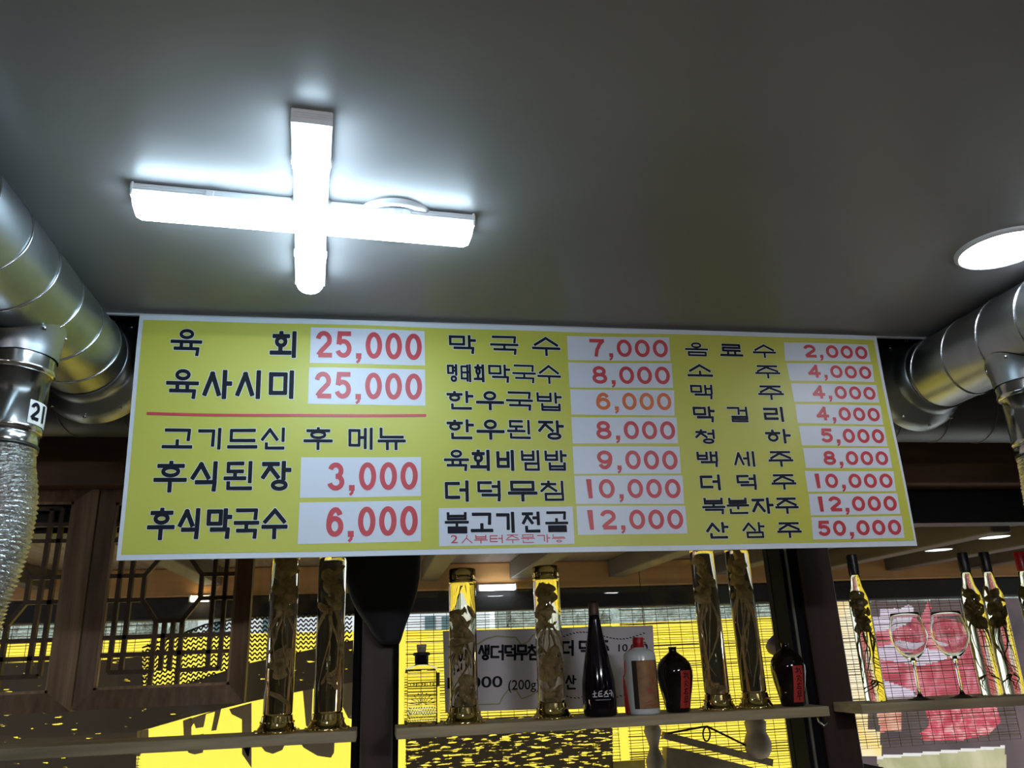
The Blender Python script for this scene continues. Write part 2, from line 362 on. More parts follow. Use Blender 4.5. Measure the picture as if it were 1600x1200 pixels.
for x, y, lb in ((2.70, -4.96, 'far round downlight mirrored in the middle pane above the plum bottle'),
                 (2.64, -3.60, 'round downlight mirrored in the orange strip of the middle pane'),
                 (1.34, -5.00, 'round downlight mirrored between the two gold-capped bottles'),
                 (4.36, -1.50, 'round downlight mirrored in the right pane left of the black bottle caps'),
                 (4.30, -.82, 'round downlight mirrored highest in the right pane')):
    downlight((x, y, CZ), lb, .105)
cross_lamp((1.05, -.55, CZ), .05, 'unseen cross lamp added on the ceiling behind the viewer to the right for more room light', M['lampr'], .32)  # unseen cross lamps added behind the viewer to brighten shelves and bottles
cross_lamp((-.55, -.75, CZ), .05, 'unseen cross lamp added on the ceiling behind the viewer to the left for more room light', M['lampr'], .32)
def highlight_tube(pa, pb, Y, em, label):
    """bar highlight of the glass, built as a short tube light on the porch edge beam; pa, pb its two ends in the photo"""
    p, q = atY(*pa, Y), atY(*pb, Y); z = (p[2] + q[2]) / 2; L = q[0] - p[0]
    t = thing('highlight_tube', label, 'lamp', ((p[0] + q[0]) / 2, 3.345, z))
    MB().box(-L / 2, L / 2, -.016, 0, -.010, .014, .003).build('housing', M['white'], t)
    d = MB(); n = 12; vs = []
    for x in (-L / 2 + .006, L / 2 - .006):
        for i in range(n + 1):
            a_ = PI * i / n; vs.append((x, -.015 - math.sin(a_) * .020, math.cos(a_) * .011))
    d.add(vs, [(i, i + 1, n + 2 + i, n + 1 + i) for i in range(n)] + [tuple(range(n + 1)), tuple(range(2 * n + 1, n, -1))], True)
    d.build('diffuser', em, t, label='glowing tube diffuser')
    for x in (-L / 2 - .004, L / 2 - .004): MB().box(x, x + .008, -.03, 0, -.012, .015, .002).build('end_cap', M['white'], t)
highlight_tube((748, 919), (806, 917), 3.32, M['lampo'], 'bar highlight in the glass beside the left gold-capped bottle, built as a cold white tube lamp outside')  # glowing tubes added in place of bar-shaped reflections that the banner would block
highlight_tube((297, 936), (328, 935), 3.32, M['lampw'], 'warm bar highlight seen through the middle of the right lattice panel, built as a tube lamp outside')
highlight_tube((369, 933), (381, 932), 3.32, M['lampw'], 'short warm bar highlight beside the right stile of the lattice, built as a tube lamp outside')

# ---------------------------------------------------------------- ducts
DZ, DR, DEND = H0 + .606, .0835, 1.63
def duct(x, label, ph, y0):
    t = thing('exhaust_duct', label, 'duct', (x, y0, DZ))
    L = DEND - y0
    b = MB(); n = 48; rows = 40
    vs = [(DR * math.cos(2 * PI * k / n), L * i / rows, DR * math.sin(2 * PI * k / n)) for i in range(rows + 1) for k in range(n)]
    fs = [(i * n + k, i * n + (k + 1) % n, (i + 1) * n + (k + 1) % n, (i + 1) * n + k) for i in range(rows) for k in range(n)]
    b.add(vs, fs, True).build('pipe', M['galv'], t)
    s = MB(); pts = []; N = int(L / .108 * 48)
    for i in range(N):
        a = 2 * PI * i / 48 + ph; pts.append((DR * 1.004 * math.cos(a), i / 48 * .108, DR * 1.004 * math.sin(a)))
    s.tube(pts, .0022, 6).build('seam', M['seam'], t)
    c = MB()
    prof = [(DR + .001, L - .03), (DR + .004, L - .028), (DR + .004, L + .004), (DR + .008, L + .012), (DR + .022, L + .035), (DR + .028, L + .05), (DR + .03, L + .075)]
    vs = [(r * math.cos(2 * PI * k / n), z, r * math.sin(2 * PI * k / n)) for r, z in prof for k in range(n)]
    fs = [(i * n + k, i * n + (k + 1) % n, (i + 1) * n + (k + 1) % n, (i + 1) * n + k) for i in range(len(prof) - 1) for k in range(n)]
    cl = c.add(vs, fs, True).build('collar', M['galv'], t)
    for k in range(10):
        a = 2 * PI * k / 10 + .3
        MB().lathe([(.0035, -.002), (.003, .002), (.001, .0035)], 10, (( DR + .026) * math.cos(a), L + .036, (DR + .026) * math.sin(a))).build('rivet', M['seam'], cl)
    return t
duct(-.585, 'long galvanised round duct left of the menu banner', 2.2, -1.0)
duct(1.31, 'galvanised round duct right of the menu banner under the downlight', 3.6, -1.0)
# large duct across, behind the banner
t = thing('trunk_duct', 'wide dark galvanised duct running across behind the menu banner', 'duct', (.4, 1.80, H0 + .615))
n = 56; LX = 3.6; TR = .12
vs = [(-LX / 2 + LX * i / 30, TR * math.cos(2 * PI * k / n), TR * math.sin(2 * PI * k / n)) for i in range(31) for k in range(n)]
fs = [(i * n + k, i * n + (k + 1) % n, (i + 1) * n + (k + 1) % n, (i + 1) * n + k) for i in range(30) for k in range(n)]
MB().add(vs, fs, True).build('pipe', M['trunk'], t)
sm = MB(); sm.tube([(-LX / 2 + i / 48 * .13, TR * 1.003 * math.cos(i * 2 * PI / 48), TR * 1.003 * math.sin(i * 2 * PI / 48)) for i in range(int(LX / .13 * 48))], .002, 6)
sm.build('seam', M['trunk'], t)
for hx in (-1.02, .98):
    MB().tube([(hx + .02, 0, TR + .002), (hx + .02, 0, .45)], .004, 8).build('hanger_rod', M['steel'], t)

# vertical drop pipes with flexible hoses
def to_cyl(cx, cy, r, ang, du, dz):
    return (cx + r * math.sin(ang + du / r), cy - r * math.cos(ang + du / r), dz)
def drop_pipe(x, y, label, hose_pts, seed):
    z1 = DZ - DR + .015
    t = thing('drop_pipe', label, 'pipe', (x, y, H0 + .34)); o = (x, y, H0 + .34)
    sad = MB()                                         # saddle that rides on the duct belly
    n = 48; vs = []; rs = [(.070, .0), (.066, .003), (.0635, .02), (.0625, .03)]
    for r, d in rs:
        for k in range(n):
            a = 2 * PI * k / n; px, py = r * math.cos(a), r * math.sin(a)
            zz = DZ - math.sqrt(max((DR + .0015) ** 2 - min(abs(px), DR * .98) ** 2, 0)) - (d if d > 0 else 0)
            vs.append((x + px, y + py, zz if d < .015 else min(zz, H0 + .512 - d + .012)))
    fs = [(i * n + k, i * n + (k + 1) % n, (i + 1) * n + (k + 1) % n, (i + 1) * n + k) for i in range(3) for k in range(n)]
    sad.add(vs, fs, True); so = sad.build('saddle', M['galv'], t, o)
    for k in range(6):
        a = 2 * PI * k / 6 + .4
        px, py = .067 * math.cos(a), .067 * math.sin(a)
        MB().lathe([(.003, -.004), (.003, 0), (.001, .002)], 8, (x + px, y + py, DZ - math.sqrt(max(DR ** 2 - px ** 2, 0)) - .006)).build('rivet', M['seam'], so, o)
    MB().lathe([(.060, H0 + .515), (.0605, H0 + .508), (.0605, H0 + .476), (.062, H0 + .473), (.062, H0 + .468), (.057, H0 + .465)], 56, (x, y, 0)).build('collar', M['steel'], t, o)
    MB().lathe([(.0555, H0 + .472), (.0555, H0 + .378), (.057, H0 + .376), (.057, H0 + .371), (.054, H0 + .368)], 56, (x, y, 0)).build('pipe', M['steel'], t, o)
    MB().lathe([(.0535, H0 + .374), (.0535, H0 + .345), (.052, H0 + .342)], 56, (x, y, 0)).build('sleeve', M['steel'], t, o)
    MB().lathe([(.0545, H0 + .349), (.0545, H0 + .343)], 56, (x, y, 0)).build('clamp', M['darkband'], t, o)
    # ribbed foil hose
    rnd = random.Random(seed); P = [Vector(p) for p in hose_pts]
    dense = []
    for i in range(len(P) - 1):
        p0, p1, p2, p3 = P[max(i - 1, 0)], P[i], P[i + 1], P[min(i + 2, len(P) - 1)]
        for k in range(40):
            u = k / 40
            dense.append(.5 * ((2 * p1) + (-p0 + p2) * u + (2 * p0 - 5 * p1 + 4 * p2 - p3) * u * u + (-p0 + 3 * p1 - 3 * p2 + p3) * u ** 3))
    dense.append(P[-1])
    ln = [0]
    for a, b in zip(dense, dense[1:]): ln.append(ln[-1] + (b - a).length)
    pitch = .0066; N = int(ln[-1] / pitch * 4); n = 56; pts = []; j = 0
    for i in range(N + 1):
        s_ = ln[-1] * i / N
        while j < len(ln) - 2 and ln[j + 1] < s_: j += 1
        pts.append(dense[j].lerp(dense[j + 1], (s_ - ln[j]) / max(ln[j + 1] - ln[j], 1e-6)))
    vs = []; prev = Vector((1, 0, 0))
    for i, p in enumerate(pts):
        tn = (pts[min(i + 1, N)] - pts[max(i - 1, 0)]).normalized(); a = (prev - tn * prev.dot(tn)).normalized(); prev = a; b = tn.cross(a)
        for k in range(n):
            q = (.0505 + (.0020, 0, -.0018, 0)[i % 4]) * (1 + rnd.uniform(-.014, .014))
            vs.append(p + (a * math.cos(2 * PI * k / n) + b * math.sin(2 * PI * k / n)) * q + tn * rnd.uniform(-.0006, .0006))
    fs = [(i * n + k, i * n + (k + 1) % n, (i + 1) * n + (k + 1) % n, (i + 1) * n + k) for i in range(N) for k in range(n)]
    MB().add(vs, fs, False).build('flexible_hose', M['foil'], t, o)
    return t, o
XP, YP = -.5885, 1.335
hl, zl = [], H0
for xo, z in ((0, .348), (.003, .31), (.014, .26), (.014, .21), (.008, .165), (-.004, .11), (-.010, .06), (-.012, .015), (-.012, -.10), (-.012, -.4), (-.012, -.8)):
    hl.append((XP + xo, YP, H0 + z))
tl, ol = drop_pipe(XP, YP, 'shiny vertical pipe numbered 21 on the left duct, with a crinkled foil hose below', hl, 3)
hr = [(1.31 - .006 * i + .0, 1.355, H0 + .348 - .06 * i) for i in range(22)]
drop_pipe(1.31, 1.355, 'shiny vertical pipe at the right edge under the right duct, with a foil hose', hr, 7)
MB().lathe([(.056, H0 + .02), (.057, H0 + .012), (.057, H0 - .025), (.05, H0 - .03)], 40, (XP - .012, YP, 0)).build('hose_coupling', M['darkband'], tl, ol)
MB().tube([(XP + .045, YP - .03, H0 - .02), (XP + .054, YP - .03, H0 - .03), (XP + .046, YP - .03, H0 - .045), (XP + .046, YP - .03, H0 - .075), (XP + .04, YP - .03, H0 - .09)], .002, 6).build('tie_wire', M['sticker'], tl, ol)

# ---------------------------------------------------------------- lettering tools
LEAD = 'ㄱㄲㄴㄷㄸㄹㅁㅂㅃㅅㅆㅇㅈㅉㅊㅋㅌㅍㅎ'
VOW = 'ㅏㅐㅑㅒㅓㅔㅕㅖㅗㅘㅙㅚㅛㅜㅝㅞㅟㅠㅡㅢㅣ'
TAIL = ' ㄱㄲㄳㄴㄵㄶㄷㄹㄺㄻㄼㄽㄾㄿㅀㅁㅂㅄㅅㅆㅇㅈㅊㅋㅌㅍㅎ'
def circ(cx, cy, rx, ry, n=20): return [(cx + rx * math.cos(2 * PI * k / n + .3), cy + ry * math.sin(2 * PI * k / n + .3)) for k in range(n + 1)]
def cons(c):
    if c == 'ㄱ': return [[(0, 1), (1, 1), (.97, 0)]]
    if c == 'ㄴ': return [[(0, 1), (0, 0), (1, 0)]]
    if c == 'ㄷ': return [[(1, 1), (0, 1), (0, 0), (1, 0)]]
    if c == 'ㄹ': return [[(0, 1), (1, 1), (1, .5), (0, .5), (0, 0), (1, 0)]]
    if c == 'ㅁ': return [[(0, 1), (1, 1), (1, 0), (0, 0), (0, 1)]]
    if c == 'ㅂ': return [[(0, 1), (0, 0), (1, 0), (1, 1)], [(0, .52), (1, .52)]]
    if c == 'ㅅ': return [[(.5, 1), (0, 0)], [(.5, 1), (1, 0)]]
    if c == 'ㅇ': return [circ(.5, .5, .42, .5)]
    if c == 'ㅈ': return [[(.02, 1), (.98, 1)], [(.55, .95), (.0, 0)], [(.52, .66), (1, 0)]]
    if c == 'ㅊ': return [[(.5, 1.08), (.5, .86)], [(.05, .8), (.95, .8)], [(.52, .75), (.0, 0)], [(.52, .55), (1, 0)]]
    if c == 'ㅌ': return [[(1, 1), (0, 1), (0, 0), (1, 0)], [(0, .5), (.95, .5)]]
    if c == 'ㅎ': return [[(.5, 1.04), (.5, .9)], [(0, .78), (1, .78)], [*circ(.5, .32, .32, .34)]]
    return []
def place(strokes, x0, x1, y0, y1): return [[(x0 + (x1 - x0) * x, y0 + (y1 - y0) * y) for x, y in s] for s in strokes]
def syllable(ch):
    """strokes of one Korean syllable in a unit cell, y up"""
    if ch == '人': return [[(.52, 1), (.48, .7), (.05, .02)], [(.45, .66), (.98, .02)]]
    c = ord(ch) - 0xAC00; L, V, T = LEAD[c // 588], VOW[(c % 588) // 28], TAIL[c % 28]
    out = []; fin = T != ' '
    if V in 'ㅏㅓㅣㅐㅔㅑㅕ':
        tall = T in 'ㅂㅁㄹ'
        cy0, cy1 = ((.54, .98) if tall else (.50, .96)) if fin else (.16, .92)
        sy0 = (.45 if tall else .40) if fin else 0
        cx1 = {'ㅏ': .58, 'ㅑ': .58, 'ㅣ': .66, 'ㅓ': .56, 'ㅕ': .56, 'ㅐ': .48, 'ㅔ': .44}[V]
        if L in 'ㅅㅈㅊ': cy0 -= .04
        out += place(cons(L), .05, cx1, cy0, cy1); mid = (cy0 + cy1) / 2 + .02
        if V in 'ㅏㅑ':
            out.append([(.79, sy0), (.79, 1)])
            for y in ((mid,) if V == 'ㅏ' else (mid - .1, mid + .1)): out.append([(.79, y), (1, y)])
        if V == 'ㅣ': out.append([(.92, sy0), (.92, 1)])
        if V in 'ㅓㅕ':
            out.append([(.92, sy0), (.92, 1)])
            for y in ((mid,) if V == 'ㅓ' else (mid - .1, mid + .1)): out.append([(.66, y), (.92, y)])
        if V == 'ㅐ': out += [[(.68, sy0 + .03), (.68, .98)], [(.95, sy0), (.95, 1)], [(.68, mid), (.95, mid)]]
        if V == 'ㅔ': out += [[(.70, sy0 + .03), (.70, .98)], [(.95, sy0), (.95, 1)], [(.50, mid), (.70, mid)]]
        if fin: out += place(cons(T), .22 if T != 'ㅇ' else .36, .93, .0, (.33 if tall else .28) if T != 'ㄴ' else .22)
    elif V in 'ㅗㅛㅜㅠㅡ':
        wide = L in 'ㄱㄷㅅㅈㄴ'
        x0, x1 = (.1, .9) if not wide else (.08, .92)
        if L == 'ㅇ': x0, x1 = .26, .74
        if V in 'ㅗㅛ':
            if fin: by, cy = .43, (.68, 1)
            else: by, cy = .06, (.46, .96)
            tk = (by, by + (.20 if fin else .32))
        elif V == 'ㅡ':
            by = .50 if fin else .06; cy = (.66, 1) if fin else (.40, .94); tk = None
        else:
            by = .53 if fin else .38; cy = (.70, 1) if fin else (.58, 1); tk = (by, by - (.20 if fin else .40))
        if L in 'ㅈㅊㅎ' and not fin and V == 'ㅜ': cy = (.55, 1)
        out += place(cons(L), x0, x1, *cy); out.append([(0, by), (1, by)])
        if tk:
            for x in ((.5,) if V in 'ㅗㅜ' else (.33, .67)): out.append([(x, tk[0]), (x, tk[1])])
        if fin: out += place(cons(T), .12 if T != 'ㅇ' else .3, .92 if T != 'ㅇ' else .74, .0, .24)
    else:                                                  # ㅚ
        if fin:
            out += place(cons(L), .10, .62, .68, .98); out += [[(0, .42), (.72, .42)], [(.36, .42), (.36, .6)], [(.92, .30), (.92, 1)]]
            out += place(cons(T), .12, .95, .04, .24)
        else:
            out += place(cons(L), .10, .66, .46, .98); out += [[(0, .14), (.74, .14)], [(.36, .14), (.36, .4)], [(.92, 0), (.92, 1)]]
    return out

def stroke_polys(strokes, wd, ext=.5, flare=1.0):
    """strokes in a flat frame -> convex polygons"""
    out = []
    for s in strokes:
        for i in range(len(s) - 1):
            (xa, ya), (xb, yb) = s[i], s[i + 1]; d = math.hypot(xb - xa, yb - ya)
            if d < 1e-9: continue
            tx, ty = (xb - xa) / d, (yb - ya) / d; nx, ny = -ty, tx; h = wd / 2
            ea = h * (ext if i == 0 else .85) ; eb = h * (ext if i == len(s) - 2 else .85)
            if len(s) > 8: ea = eb = h * .25
            fa = h * (flare if i == 0 and len(s) < 8 else 1); fb = h * (flare if i == len(s) - 2 and len(s) < 8 else 1)
            q = [(xa - tx * ea, ya - ty * ea), (xb + tx * eb, yb + ty * eb)]
            c = .28 * h if len(s) < 8 else 0
            a0, b0 = q
            if c:
                out.append([(a0[0] + nx * (fa - c), a0[1] + ny * (fa - c)), (a0[0] - nx * (fa - c), a0[1] - ny * (fa - c)),
                            (a0[0] - nx * fa + tx * c, a0[1] - ny * fa + ty * c), (b0[0] - nx * fb - tx * c, b0[1] - ny * fb - ty * c),
                            (b0[0] - nx * (fb - c), b0[1] - ny * (fb - c)), (b0[0] + nx * (fb - c), b0[1] + ny * (fb - c)),
                            (b0[0] + nx * fb - tx * c, b0[1] + ny * fb - ty * c), (a0[0] + nx * fa + tx * c, a0[1] + ny * fa + ty * c)])
            else:
                out.append([(a0[0] + nx * h, a0[1] + ny * h), (a0[0] - nx * h, a0[1] - ny * h), (b0[0] - nx * h, b0[1] - ny * h), (b0[0] + nx * h, b0[1] + ny * h)])
    return out

def glyphs(text, bold):
    """outline of latin text / digits as (verts, faces), digit height = 1, left edge = 0"""
    cu = bpy.data.curves.new('glyphs', 'FONT'); cu.body = text; cu.size = 1; cu.offset = bold; cu.resolution_u = 5; cu.fill_mode = 'FRONT'
    o = bpy.data.objects.new('glyphs', cu); C.objects.link(o); bpy.context.view_layer.update()
    dg = bpy.context.evaluated_depsgraph_get(); me = bpy.data.meshes.new_from_object(o.evaluated_get(dg))
    vs = [tuple(v.co) for v in me.vertices]; fs = [tuple(p.vertices) for p in me.polygons]
    C.objects.unlink(o); bpy.data.objects.remove(o); bpy.data.meshes.remove(me); bpy.data.curves.remove(cu)
    return vs, fs
DIG = {}
def arc(cx, cy, rx, ry, a0, a1, n=14): return [(cx + rx * math.cos(math.radians(a0 + (a1 - a0) * i / n)), cy + ry * math.sin(math.radians(a0 + (a1 - a0) * i / n))) for i in range(n + 1)]
DIG['0'] = [arc(.5, .5, .5, .5, 90, 450, 36)]
DIG['1'] = [[(.62, 0), (.62, 1), (.56, 1)], [(.60, .93), (.45, .80), (.22, .76)]]
DIG['2'] = [arc(.5, .70, .48, .30, 172, -28, 18) + [(.62, .38), (.30, .20), (.04, 0)], [(.04, 0), (1.0, 0)]]
DIG['3'] = [arc(.47, .745, .43, .255, 165, -90, 18), arc(.47, .255, .50, .262, 90, -168, 18)]
DIG['4'] = [[(.74, 0), (.74, 1)], [(.72, 1), (0, .27)], [(0, .27), (1, .27)]]
DIG['5'] = [[(.92, 1), (.18, 1), (.08, .50)], arc(.47, .325, .50, .325, 142, -160, 20)]
DIG['6'] = [arc(.5, .32, .49, .32, 0, 360, 28), arc(.56, .36, .55, .64, 185, 75, 16) + [(.86, .88), (.92, .78)]]
DIG['7'] = [[(0, 1), (1, 1)], [(1, 1), (.72, .72), (.48, .36), (.38, 0)]]
DIG['8'] = [arc(.5, .755, .42, .245, 0, 360, 24), arc(.5, .255, .50, .262, 0, 360, 24)]
DIG['9'] = [[(1 - x, 1 - y) for x, y in st] for st in DIG['6']]
DIG[','] = [[(.55, .10), (.50, -.02), (.30, -.16)], [(.5, .03), (.5, .06)]]
def ribbon(st, wd):
    """even-width band along a path -> quads"""
    closed = math.hypot(st[0][0] - st[-1][0], st[0][1] - st[-1][1]) < 1e-6 and len(st) > 4
    n = len(st); L = []; R = []
    for i in range(n):
        a = st[i - 1] if i else (st[-2] if closed else None); c = st[i + 1] if i < n - 1 else (st[1] if closed else None); b = st[i]
        d1 = ((b[0] - a[0]), (b[1] - a[1])) if a else None; d2 = ((c[0] - b[0]), (c[1] - b[1])) if c else None
        nn = lambda d: (d[0] / math.hypot(*d), d[1] / math.hypot(*d))
        d1 = nn(d1) if d1 else None; d2 = nn(d2) if d2 else None
        t = nn((d1[0] + d2[0], d1[1] + d2[1])) if d1 and d2 else (d1 or d2)
        k = 1 / max(.5, (t[0] * (d1 or d2)[0] + t[1] * (d1 or d2)[1]))
        L.append((b[0] - t[1] * wd / 2 * k, b[1] + t[0] * wd / 2 * k)); R.append((b[0] + t[1] * wd / 2 * k, b[1] - t[0] * wd / 2 * k))
    return [[L[i], R[i], R[i + 1], L[i + 1]] for i in range(n - 1)]
def number_polys(text, x0, x1, y0, y1, ratio, grow=0.0):
    """digits fitted in a box (y down), band width = ratio * height (+ grow)"""
    wid = {',': .42}; gap = .20; tot = sum(wid.get(c, 1.0 if c != '1' else .85) for c in text) + gap * (len(text) - 1)
    u = (x1 - x0) / tot; wd = ratio * (y1 - y0); x = x0; out = []
    for c in text:
        w_ = wid.get(c, 1.0 if c != '1' else .85) * u
        for st in DIG[c]:
            if c == ',':
                p = [(x + w_ * px_, y1 - wd / 2 - (y1 - y0) * py_) for px_, py_ in st]
                if len(st) == 2: p = [(x + w_ * .5, y1 - wd * .5 - wd * .55), (x + w_ * .5, y1 + wd * .10)]; out += ribbon(p, wd * 1.15 + grow)
                else: out += ribbon([(x + w_ * .62, y1 - wd * .3), (x + w_ * .55, y1 + wd * .45), (x + w_ * .22, y1 + wd * .95)], wd * .55 + grow)
                continue
            p = [(x + wd / 2 + (w_ - wd) * px_, y1 - wd / 2 - (y1 - y0 - wd) * py_) for px_, py_ in st]
            if len(p) < 4 or c in '27':                        # straight ends reach the edge of the box
                q0, q1 = p[0], p[1]; d = math.hypot(q0[0] - q1[0], q0[1] - q1[1]); p[0] = (q0[0] + (q0[0] - q1[0]) / d * wd * (.5 + 0) * (len(st) == 2 and c != '2' or c == '1' and len(st) == 3 and False), q0[1] + (q0[1] - q1[1]) / d * wd * .5 * (len(st) == 2 and c != '2'))
                if len(st) == 2: q0, q1 = p[-1], p[-2]; d = math.hypot(q0[0] - q1[0], q0[1] - q1[1]); p[-1] = (q0[0] + (q0[0] - q1[0]) / d * wd * .5, q0[1] + (q0[1] - q1[1]) / d * wd * .5)
            if c == '1' and len(st) == 3: p = [(p[0][0], y1), (p[1][0], y0)]
            if c == '7' and len(st) > 2: p[-1] = (p[-1][0] - wd * .12, y1)
            if c == '5' and len(st) == 3: p[0] = (p[0][0] + wd * .5, p[0][1])
            out += ribbon(p, wd + grow)
        x += w_ + gap * u
    return out
_h = glyphs('0', 0.0); GY0 = min(v[1] for v in _h[0]); GY1 = max(v[1] for v in _h[0])

# ---------------------------------------------------------------- the menu banner
BY = 1.583
def wave(X, Z):
    return .0025 * math.sin(X * 7.1 + Z * 5) + .0015 * math.sin(X * 17 - Z * 9 + 1) + .0015 * math.sin(Z * 14 + X * 2)
def onb(px, py, off=0):
    p = atY(px, py, BY); return Vector((p[0], BY + wave(p[0], p[2]) - off, p[2]))
tb = thing('menu_banner', 'long yellow menu banner with red prices hanging from the ceiling edge', 'banner', tuple(atY(805, 864, BY)))
ob = tb.location
def quad_grid(TL, TR, BR, BL, nx, ny, off, back=0):
    m = MB(); vs = []
    for j in range(ny + 1):
        for i in range(nx + 1):
            u, v = i / nx, j / ny
            a = np.array(TL) * (1 - u) + np.array(TR) * u; b = np.array(BL) * (1 - u) + np.array(BR) * u
            vs.append(onb(*(a * (1 - v) + b * v), off))
    fs = [(j * (nx + 1) + i, j * (nx + 1) + i + 1, (j + 1) * (nx + 1) + i + 1, (j + 1) * (nx + 1) + i) for j in range(ny) for i in range(nx)]
    m.add(vs, fs, True)
    if back:
        m.add([v + Vector((0, back, 0)) for v in vs], fs, True)
        rim = [i for i in range(nx + 1)] + [(j + 1) * (nx + 1) - 1 for j in range(1, ny + 1)] + [ny * (nx + 1) + i for i in range(nx - 1, -1, -1)] + [j * (nx + 1) for j in range(ny - 1, 0, -1)]
        N = len(vs); m.add(vs + [v + Vector((0, back, 0)) for v in vs], [(rim[k], rim[(k + 1) % len(rim)], rim[(k + 1) % len(rim)] + N, rim[k] + N) for k in range(len(rim))])
    return m
quad_grid((218, 492), (1370, 525), (1432, 853), (182, 876), 60, 20, 0, .0012).build('sheet', M['vinyl'], tb, ob)
quad_grid((224, 499.5), (1366, 531), (1427.5, 845), (189.5, 867), 60, 20, .0004).build('printed_field', M['yellow'], tb, ob, 'yellow printed field')
def slope(y): return .0286 - (y - 508) / 356 * .0461
def lean(x): return -.094 + (x - 200) / 1200 * .283
def line_of_text(name, cells, h_wd, inkmat, label, outline=.85, halo=True):
    """cells: (char, x0, x1, y0, y1) in photo pixels on the banner; one part per letter"""
    o = None
    for ch, x0, x1, y0, y1 in cells:
        mb = MB(); xc, yc = (x0 + x1) / 2, (y0 + y1) / 2; H_ = y1 - y0; W_ = x1 - x0; wd = h_wd * H_ * crowd(ch); pad = wd * .5
        st = [[(pad + (W_ - 2 * pad) * x, pad + (H_ - 2 * pad) * y) for x, y in s_] for s_ in syllable(ch)]
        for mi, wid, off in ((0, wd, .0011), (1, wd + 2 * outline, .0008)):
            if mi and not halo: continue
            for pg in stroke_polys(st, wid, 1.0, 1.08):
                P = [onb(x0 + x + lean(xc) * (y1 - y - yc) * .9, y1 - y + slope(yc) * (x0 + x - xc), off) for x, y in pg]
                mb.add(P, [tuple(range(len(P)))], mi=mi)
        o = mb.build(name, [inkmat, M['vinyl']], tb, ob, label + ' ' + ch)
    return o
def crowd(ch):
    """thinner strokes where a syllable stacks many of them"""
    if ch == '人': return .8
    c = ord(ch) - 0xAC00; V = VOW[(c % 588) // 28]; T = c % 28
    L = LEAD[c // 588]
    if V in 'ㅗㅛㅜㅠㅡ' and T: return .82
    if V in 'ㅚ' and T: return .82
    if T and TAIL[T] in 'ㅂㅁㄹ': return .80
    if V in 'ㅜㅠ' and L in 'ㅅㅈㅎㄴ': return .86
    if V in 'ㅔㅐ': return .86
    if T: return .92
    return 1.0
def price(text, quad, box, inkmat, label, ratio=.195):
    """quad: TL TR BR BL of the white field, box: x0 x1 y0 y1 of the digits (photo pixels)"""
    pn = quad_grid(*quad, 8, 4, .0007).build('price_field', M['pale'], tb, ob, label)
    x0, x1, y0, y1 = box; xc, yc = (x0 + x1) / 2, (y0 + y1) / 2
    m = MB()
    for grow, off, mi in ((0, .0014, 0), (1.5, .0011, 1)):
        for pg in number_polys(text, x0, x1, y0, y1, ratio, grow):
            m.add([onb(X + lean(xc) * (Y - yc) * .9, Y + slope(yc) * (X - xc), off) for X, Y in pg], [tuple(range(len(pg)))], mi=mi)
    m.build('price_lettering', [inkmat, M['vinyl']], pn, ob)
def K(ox, oy, k, chars, xs, y0, y1, yr=None):
    """cells from a zoomed view: offset, scale, x spans, y range (yr: y range at the last cell)"""
    out = []; N = len(chars)
    for i, (c, (a, b)) in enumerate(zip(chars, xs)):
        u = i / max(N - 1, 1); ya, yb = (y0, y1) if yr is None else (y0 + (yr[0] - y0) * u, y1 + (yr[1] - y1) * u)
        out.append((c, ox + a / k, ox + b / k, oy + ya / k, oy + yb / k))
    return out
def Q(ox, oy, k, *pts): return [(ox + x / k, oy + y / k) for x, y in pts]
def B(ox, oy, k, x0, x1, y0, y1): return (ox + x0 / k, ox + x1 / k, oy + y0 / k, oy + y1 / k)
a = (180, 480, 3.0)
for chars, xs, y0, y1, yr in (
        ('육회', ((260, 408), (725, 858)), 103, 228, (113, 240)),
        ('육사시미', ((238, 392), (405, 548), (560, 690), (715, 846)), 290, 428, (298, 432)),
        ('고기드신후메뉴', ((218, 362), (380, 503), (525, 668), (678, 803), (883, 1020), (1088, 1212), (1230, 1362)), 563, 665, (566, 669)),
        ('후식된장', ((178, 335), (347, 485), (507, 650), (678, 825)), 720, 865, (720, 860)),
        ('후식막국수', ((150, 280), (290, 402), (422, 547), (555, 675), (685, 808)), 941, 1090, (943, 1084))):
    line_of_text('letter', K(*a, chars, xs, y0, y1, yr), .150, M['ink'], 'black letter')
for txt, q, b in (
        ('25,000', ((918, 97), (1450, 112), (1452, 275), (913, 265)), (940, 1437, 120, 245)),
        ('25,000', ((910, 285), (1452, 294), (1453, 464), (905, 455)), (935, 1438, 310, 434)),
        ('3,000', ((872, 703), (1433, 704), (1433, 886), (865, 892)), (995, 1418, 727, 857)),
        ('6,000', ((864, 914), (1433, 906), (1433, 1098), (855, 1109)), (988, 1418, 934, 1073))):
    price(txt, Q(*a, *q), B(*a, *b), M['red'], 'white field with the red price ' + txt, .178)
rl = MB()
ptsl = [onb(180 + (147 + 1310 * i / 24) / 3, 480 + (497 + 13 * i / 24 + 5 * math.sin(i / 24 * PI)) / 3, .0010) for i in range(25)]
rl.add([p + Vector((0, 0, s * .0030)) for p in ptsl for s in (-1, 1)], [(2 * i, 2 * i + 1, 2 * i + 3, 2 * i + 2) for i in range(24)]); rl.build('red_line', M['red'], tb, ob, 'red ruled line')
a = (660, 500, 3.244)
quad_grid(*Q(*a, (83, 955), (762, 945), (770, 1135), (85, 1147)), 8, 4, .0007).build('note_field', M['pale'], tb, ob, 'white field under the hotpot line')
